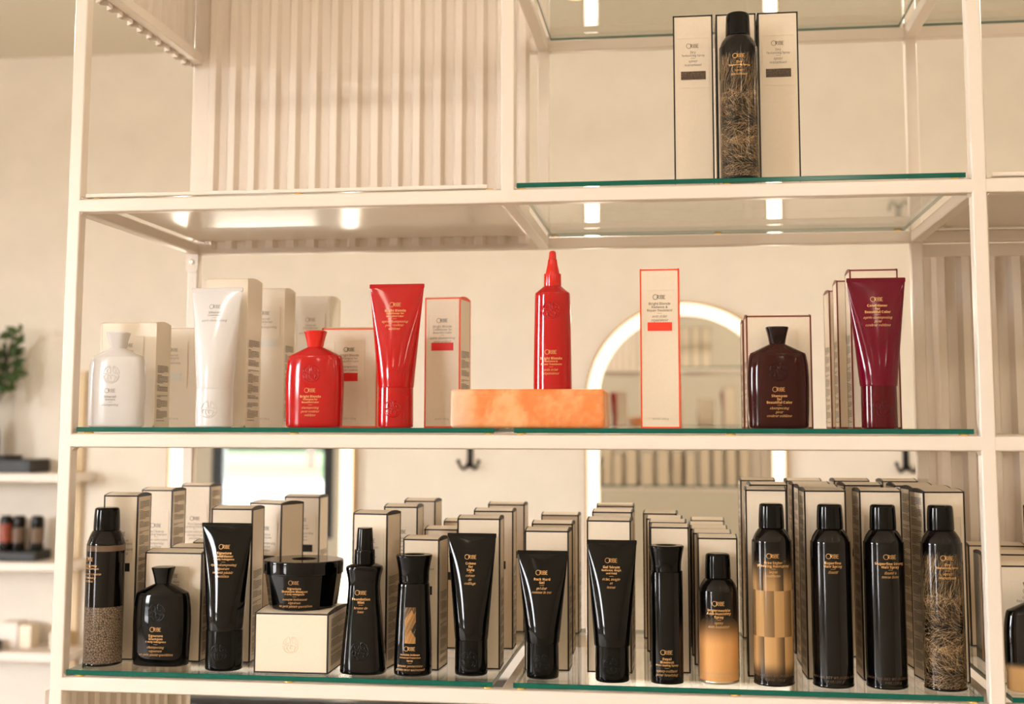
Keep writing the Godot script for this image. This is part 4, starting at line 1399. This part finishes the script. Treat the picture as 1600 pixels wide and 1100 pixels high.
func cartons() -> void:
	var low := "black-edged cartons on the lowest tier"
	var a := Y1 + GL
	var b := Y2 + GL
	var c := Y3 + GL
	var mid := "cartons on the middle tier"
	var list := [
		["cleanse", 0.056, a, -0.1095, 2.7, "tall cream carton directly behind the mosaic-patterned aerosol can", low],
		["cleanse", 0.046, a, -0.264, -1.2, "tall cream carton second behind the mosaic-patterned can, printed side facing right", low],
		["cleanse", 0.049, a, -0.415, 0.4, "rearmost tall cream carton at the left end, below the mirror's window reflection", low],
		["shampoo", 0.140, a, -0.109, 0.0, "wide low cream carton directly behind the black round-shouldered bottle", low],
		["shampoo", 0.146, a, -0.185, 0.0, "wide low cream carton second behind the black round-shouldered bottle, only its lid showing", low],
		["shampoo", 0.149, a, -0.266, 0.0, "wide low cream carton third behind the black round-shouldered bottle, nearly hidden", low],
		["conditioner", 0.224, a, -0.114, 1.7, "tall cream carton directly behind the rippled black tube", low],
		["conditioner", 0.239, a, -0.245, -19.5, "tall cream carton turned to show its broad tan side, second behind the rippled black tube", low],
		["conditioner", 0.232, a, -0.425, 1.5, "tall cream carton with black swatch, rearmost behind the round black jar", low],
		["masque", 0.335, a, -0.0745, 0.7, "square cream carton with an embossed crest under the round black jar", low],
		["mist", 0.435, a, -0.098, -8.2, "tall cream carton directly behind the narrow-waisted mist bottle", low],
		["mist", 0.440, a, -0.250, 2.1, "tall cream carton second in the row behind the narrow-waisted mist bottle", low],
		["mist", 0.439, a, -0.401, -0.6, "tall cream carton rearmost in the row behind the narrow-waisted mist bottle", low],
		["defense", 0.506, a, -0.098, -3.3, "cream carton directly behind the bottle with the gold label panel", low],
		["defense", 0.500, a, -0.268, 0.0, "cream carton second in the row behind the bottle with the gold label panel", low],
		["defense", 0.499, a, -0.430, 0.0, "cream carton rearmost behind the bottle with the gold label panel, barely showing", low],
		["creme", 0.582, a, -0.114, 2.0, "cream carton directly behind the black tube with the pale sheen, left of the pane gap", low],
		["creme", 0.579, a, -0.273, 2.0, "cream carton second behind the black tube with the pale sheen, left of the pane gap", low],
		["creme", 0.577, a, -0.432, 0.8, "cream carton rearmost behind the black tube with the pale sheen, against the wall", low],
		["gel", 0.678, a, -0.119, 0.0, "cream carton directly behind the shortest black tube, right of the pane gap", low],
		["gel", 0.672, a, -0.247, 1.2, "cream carton second in the row behind the shortest black tube", low],
		["gel", 0.666, a, -0.432, 0.5, "cream carton rearmost in the row behind the shortest black tube", low],
		["serum", 0.765, a, -0.117, -1.1, "cream carton directly behind the black tube with orange glints", low],
		["serum", 0.760, a, -0.292, -1.4, "cream carton second in the row behind the black tube with orange glints", low],
		["serum", 0.756, a, -0.432, 1.3, "cream carton rearmost in the row behind the black tube with orange glints", low],
		["blowout", 0.848, a, -0.126, -1.5, "cream carton directly behind the straight-sided flared-cap bottle", low],
		["blowout", 0.844, a, -0.212, -1.1, "cream carton second in the row behind the straight-sided flared-cap bottle", low],
		["blowout", 0.838, a, -0.284, -1.0, "cream carton third in the row behind the straight-sided flared-cap bottle", low],
		["blowout", 0.830, a, -0.400, -1.8, "cream carton rearmost in the row behind the straight-sided flared-cap bottle", low],
		["impermeable", 0.912, a, -0.113, 0.6, "cream carton directly behind the short black-to-gold can", low],
		["impermeable", 0.907, a, -0.190, 0.0, "cream carton second in the row behind the short black-to-gold can", low],
		["impermeable", 0.904, a, -0.263, 0.0, "cream carton third in the row behind the short black-to-gold can", low],
		["impermeable", 0.902, a, -0.337, 0.0, "cream carton fourth in the row behind the short black-to-gold can", low],
		["impermeable", 0.905, a, -0.432, 0.0, "cream carton rearmost in the row behind the short black-to-gold can", low],
		["hairspray", 0.979, a, -0.118, -1.1, "tall cream carton directly behind the gold plaid can", low],
		["hairspray", 0.991, a, -0.272, 2.3, "tall cream carton second in the row behind the gold plaid can", low],
		["hairspray", 0.985, a, -0.430, 1.2, "tall cream carton rearmost in the row behind the gold plaid can, standing further left", low],
		["hairspray", 1.055, a, -0.112, 2.6, "tall cream carton directly behind the plain black can beside the gold plaid can", low],
		["hairspray", 1.056, a, -0.204, 2.0, "tall cream carton second behind the plain black can beside the gold plaid can", low],
		["hairspray", 1.056, a, -0.300, 1.0, "tall cream carton third behind the plain black can beside the gold plaid can", low],
		["hairspray", 1.057, a, -0.418, 0.0, "tall cream carton fourth behind the plain black can beside the gold plaid can", low],
		["hairspray", 1.128, a, -0.114, 2.2, "tall cream carton directly behind the plain black can beside the scratch-patterned can", low],
		["hairspray", 1.128, a, -0.285, 4.1, "tall cream carton second behind the plain black can beside the scratch-patterned can", low],
		["hairspray", 1.132, a, -0.430, 1.0, "tall cream carton rearmost behind the plain black can beside the scratch-patterned can", low],
		["texturizing", 1.206, a, -0.109, 9.5, "tall cream carton turned to show fine print on its left side, behind the scratch-patterned can", low],
		["texturizing", 1.208, a, -0.194, 7.0, "tall cream carton second in the row behind the scratch-patterned can by the right post", low],
		["texturizing", 1.200, a, -0.281, 3.0, "tall cream carton third in the row behind the scratch-patterned can by the right post", low],
		["texturizing", 1.206, a, -0.430, 1.7, "tall cream carton rearmost in the row behind the scratch-patterned can by the right post", low],
		["gold", 1.316, a, -0.116, 3.0, "wide cream carton with a dark gradient side beyond the right post, behind the fading bottle", low],
		["gold", 1.335, a, -0.270, 0.0, "wide low cream carton second in the row beyond the right post", low],
		["gold", 1.345, a, -0.404, 0.0, "wide low cream carton rearmost in the row beyond the right post", low],
		["conditioner", 1.420, a, -0.345, 24.0, "tall cream carton turned sideways beyond the right post, right of the wide cartons", low],
		# middle tier
		["silver_shampoo", 0.060, b, -0.111, -1.0, "wide pale cream carton directly behind the white round-shouldered bottle", mid],
		["silver_shampoo", 0.081, b, -0.226, 0.0, "wide pale cream carton second behind the white round-shouldered bottle, left of the white tube", mid],
		["silver_conditioner", 0.209, b, -0.117, -0.5, "tall pale cream carton directly behind the white tube", mid],
		["silver_conditioner", 0.220, b, -0.250, 2.0, "tall pale cream carton second in the row behind the white tube", mid],
		["silver_conditioner", 0.257, b, -0.381, -1.3, "tall pale cream carton third in the row behind the white tube, left of red bottle", mid],
		["red_shampoo", 0.391, b, -0.123, 0.0, "wide orange-edged carton with a red swatch behind the red round-shouldered bottle", mid],
		["red_conditioner", 0.511, b, -0.228, -6.6, "tall orange-edged carton with a red swatch right of the red tube", mid],
		["red_treatment", 0.838, b, -0.097, -0.7, "slim orange-edged carton with an orange swatch standing alone before the arched mirror", mid],
		["maroon_shampoo", 0.999, b, -0.110, 0.8, "wide maroon-edged carton directly behind the dark red-brown bottle", mid],
		["maroon_shampoo", 0.998, b, -0.196, 0.8, "wide maroon-edged carton second behind the dark red-brown bottle, its left edge showing", mid],
		["maroon_conditioner", 1.129, b, -0.117, -1.2, "tall maroon-edged carton directly behind the burgundy tube", mid],
		["maroon_conditioner", 1.127, b, -0.249, -1.5, "tall maroon-edged carton second in the row behind the burgundy tube", mid],
		["maroon_conditioner", 1.130, b, -0.390, 1.5, "tall maroon-edged carton rearmost in the row behind the burgundy tube", mid],
		# upper right bay
		["texturizing", 0.888, c, -0.106, 0.0, "left of the three tall cartons with brown swatches in the upper bay", "cartons in the upper bay"],
		["texturizing", 0.948, c, -0.107, 0.0, "middle one of three tall upper cartons, hidden by the lone aerosol can", "cartons in the upper bay"],
		["texturizing", 1.006, c, -0.107, 0.0, "right of the three tall cartons with brown swatches in the upper bay", "cartons in the upper bay"],
	]
	for k in list:
		var o: Node3D = carton_proto(k[0]).duplicate()
		o.name = numbered("carton")
		add_child(o)
		o.position = Vector3(k[1], k[2], k[3])
		o.rotation_degrees.y = k[4]
		tag(o, k[5], "carton", k[6])
	for k in proto:
		proto[k].free()


# ------------------------------------------------------------------ far things

func background() -> void:
	# floating shelves on the back wall, left
	var zs := ZW
	var tiers := [["upper", 1.163], ["middle", 0.834], ["lowest", 0.507]]
	for s in tiers:
		var o := obj("wall_shelf", boxm(Vector3(1.6, 0.032, 0.2), 0.003), M.paint, self, Vector3(-2.19, s[1], zs + 0.1))
		tag(o, "blurred white floating wall shelf, %s of the three at the far left" % s[0], "shelf", "white wall shelves at the far left")
	var up := obj("shelf_upright", boxm(Vector3(0.03, 1.3, 0.02), 0.003), M.oak, self, Vector3(-1.455, 0.92, zs + 0.01))
	tag(up, "slim pale wooden upright on the wall beside the white floating shelves", "upright")
	var ys := 1.163 + 0.016
	var bk := thing("black_case", "flat black case lying on the upper white wall shelf", "case", Vector3(-1.80, ys, zs + 0.1))
	obj("body", boxm(Vector3(0.46, 0.05, 0.15), 0.004), M.dark, bk, Vector3(0, 0.025, 0))
	obj("lid", boxm(Vector3(0.34, 0.014, 0.13), 0.003), M.iron, bk, Vector3(-0.05, 0.057, 0))
	var rng := RandomNumberGenerator.new()
	rng.seed = 21
	var pl := thing("potted_plant", "leafy green plant in a tall dark vase at the far left edge", "plant", Vector3(-1.80, ys + 0.064, zs + 0.1))
	obj("vase", lathe([[0.0, 0.04, 1], [0.01, 0.047], [0.08, 0.05], [0.13, 0.035], [0.17, 0.026], [0.175, 0.03, 1], [0.174, 0.022]], 28), M.dark, pl)
	var fol := MB.new()
	var stem := MB.new()
	for k in 22:
		var ang := rng.randf() * TAU
		var tip := Vector3(cos(ang) * rng.randf_range(0.05, 0.19), rng.randf_range(0.27, 0.50), clampf(sin(ang) * 0.1, -0.08, 0.1))
		stem.tube([Vector3(0, 0.15, 0), tip * 0.6 + Vector3(0, 0.06, 0), tip], 0.002, 5)
		for i in 9:
			var p := Vector3(0, 0.15, 0).lerp(tip, rng.randf_range(0.5, 1.05)) + Vector3(rng.randfn(), rng.randfn(), rng.randfn()) * 0.018
			p.z = maxf(p.z, -0.085)
			var u := Vector3(rng.randfn(), rng.randfn(), rng.randfn()).normalized() * 0.03
			var w := u.cross(Vector3(rng.randfn(), rng.randfn(), rng.randfn())).normalized() * 0.017
			fol.quad(p - u, p + w, p + u, p - w, u.cross(w).normalized())
	obj("stem", stem.mesh(), M.bark, pl)
	obj("foliage", fol.mesh(), M.leaf, pl).set_meta("kind", "stuff")
	# bottles on a black tray
	ys = 0.834 + 0.016
	var tr := obj("black_tray", boxm(Vector3(0.42, 0.036, 0.13), 0.005), M.dark, self, Vector3(-1.755, ys + 0.018, zs + 0.1))
	tag(tr, "low black tray holding dark bottles on the middle white wall shelf", "tray")
	var nth := ["leftmost dark bottle on the far black tray, cut by the frame edge", "dark bottle with an orange band on the far black tray", "dark bottle just right of the orange-banded one on the far black tray", "rightmost dark bottle on the far black tray, partly behind the left post"]
	var xs := [-1.765, -1.700, -1.648, -1.574]
	for k in 4:
		var t := thing("dark_bottle", nth[k], "bottle", Vector3(xs[k], ys + 0.036, zs + 0.1), 0, "dark bottles on the far black tray")
		obj("body", lathe([[0.0, 0.022], [0.003, 0.025, 1], [0.11, 0.025], [0.118, 0.02]], 24, 3), M.black_plastic, t)
		obj("cap", lathe([[0.117, 0.02, 1], [0.128, 0.02], [0.130, 0.017]], 20, 2), M.black_cap, t)
		obj("band", lathe([[0.03, 0.0255, 1], [0.085 if k != 1 else 0.1, 0.0255]], 24, 2), M.band if k == 1 else M.bronze_ink, t)
	ys = 0.507 + 0.016
	for s in [[-1.665, 0.072, 0.095, M.paint, "larger cream box on the lowest white wall shelf behind the small black jar"], [-1.600, 0.05, 0.085, M.paper, "narrow cream box right of the larger one on the lowest wall shelf"], [-1.475, 0.05, 0.06, M.paper_pale, "small cream box on the lowest wall shelf seen right of the left post"]]:
		var o := obj("small_box", boxm(Vector3(s[1], s[2], 0.07), 0.003), s[3], self, Vector3(s[0], ys + s[2] / 2, zs + 0.08))
		tag(o, s[4], "box", "cream boxes on the lowest wall shelf")
	var bj := thing("black_jar", "small black jar in front of cream boxes on the lowest wall shelf", "jar", Vector3(-1.70, ys, zs + 0.165))
	obj("body", lathe([[0.0, 0.03], [0.003, 0.033, 1], [0.022, 0.033]], 24, 2), M.black_plastic, bj)
	obj("lid", lathe([[0.0215, 0.034, 1], [0.034, 0.034], [0.036, 0.031]], 24, 2), M.black_cap, bj)
	# hooks
	for s in [[0.079, "dark double coat hook on the wall between the two mirrors"], [1.653, "dark double coat hook on the wall right of the arched mirror"]]:
		var t := thing("coat_hook", s[1], "coat hook", Vector3(s[0], 1.27, zs), 0, "dark double coat hooks on the back wall")
		obj("plate", boxm(Vector3(0.022, 0.12, 0.006), 0.002), M.iron, t, Vector3(0, -0.005, 0.003))
		for k in [-1.0, 1.0]:
			var mb := MB.new()
			var pts := []
			for i in 9:
				var q := i / 8.0
				pts.append(Vector3(k * (0.004 + 0.034 * q), -0.045 - 0.035 * sin(q * PI * 0.85) + 0.02 * q, 0.01 + 0.03 * q))
			mb.tube(pts, 0.0055, 8)
			var pr := obj("prong", mb.mesh(), M.iron, t)
			var b := SphereMesh.new()
			b.radius = 0.008
			b.height = 0.016
			b.radial_segments = 12
			b.rings = 6
			obj("tip", b, M.iron, pr, pts[-1])
	# dark low bench by the back wall
	var be := thing("low_bench", "long dark bench against the back wall below the lowest tier", "bench", Vector3(-0.35, 0, ZW + 0.32))
	obj("cushion", boxm(Vector3(1.5, 0.14, 0.5), 0.03), M.dark, be, Vector3(0, 0.39, 0))
	obj("base", boxm(Vector3(1.44, 0.32, 0.44), 0.005), M.iron, be, Vector3(0, 0.16, 0))
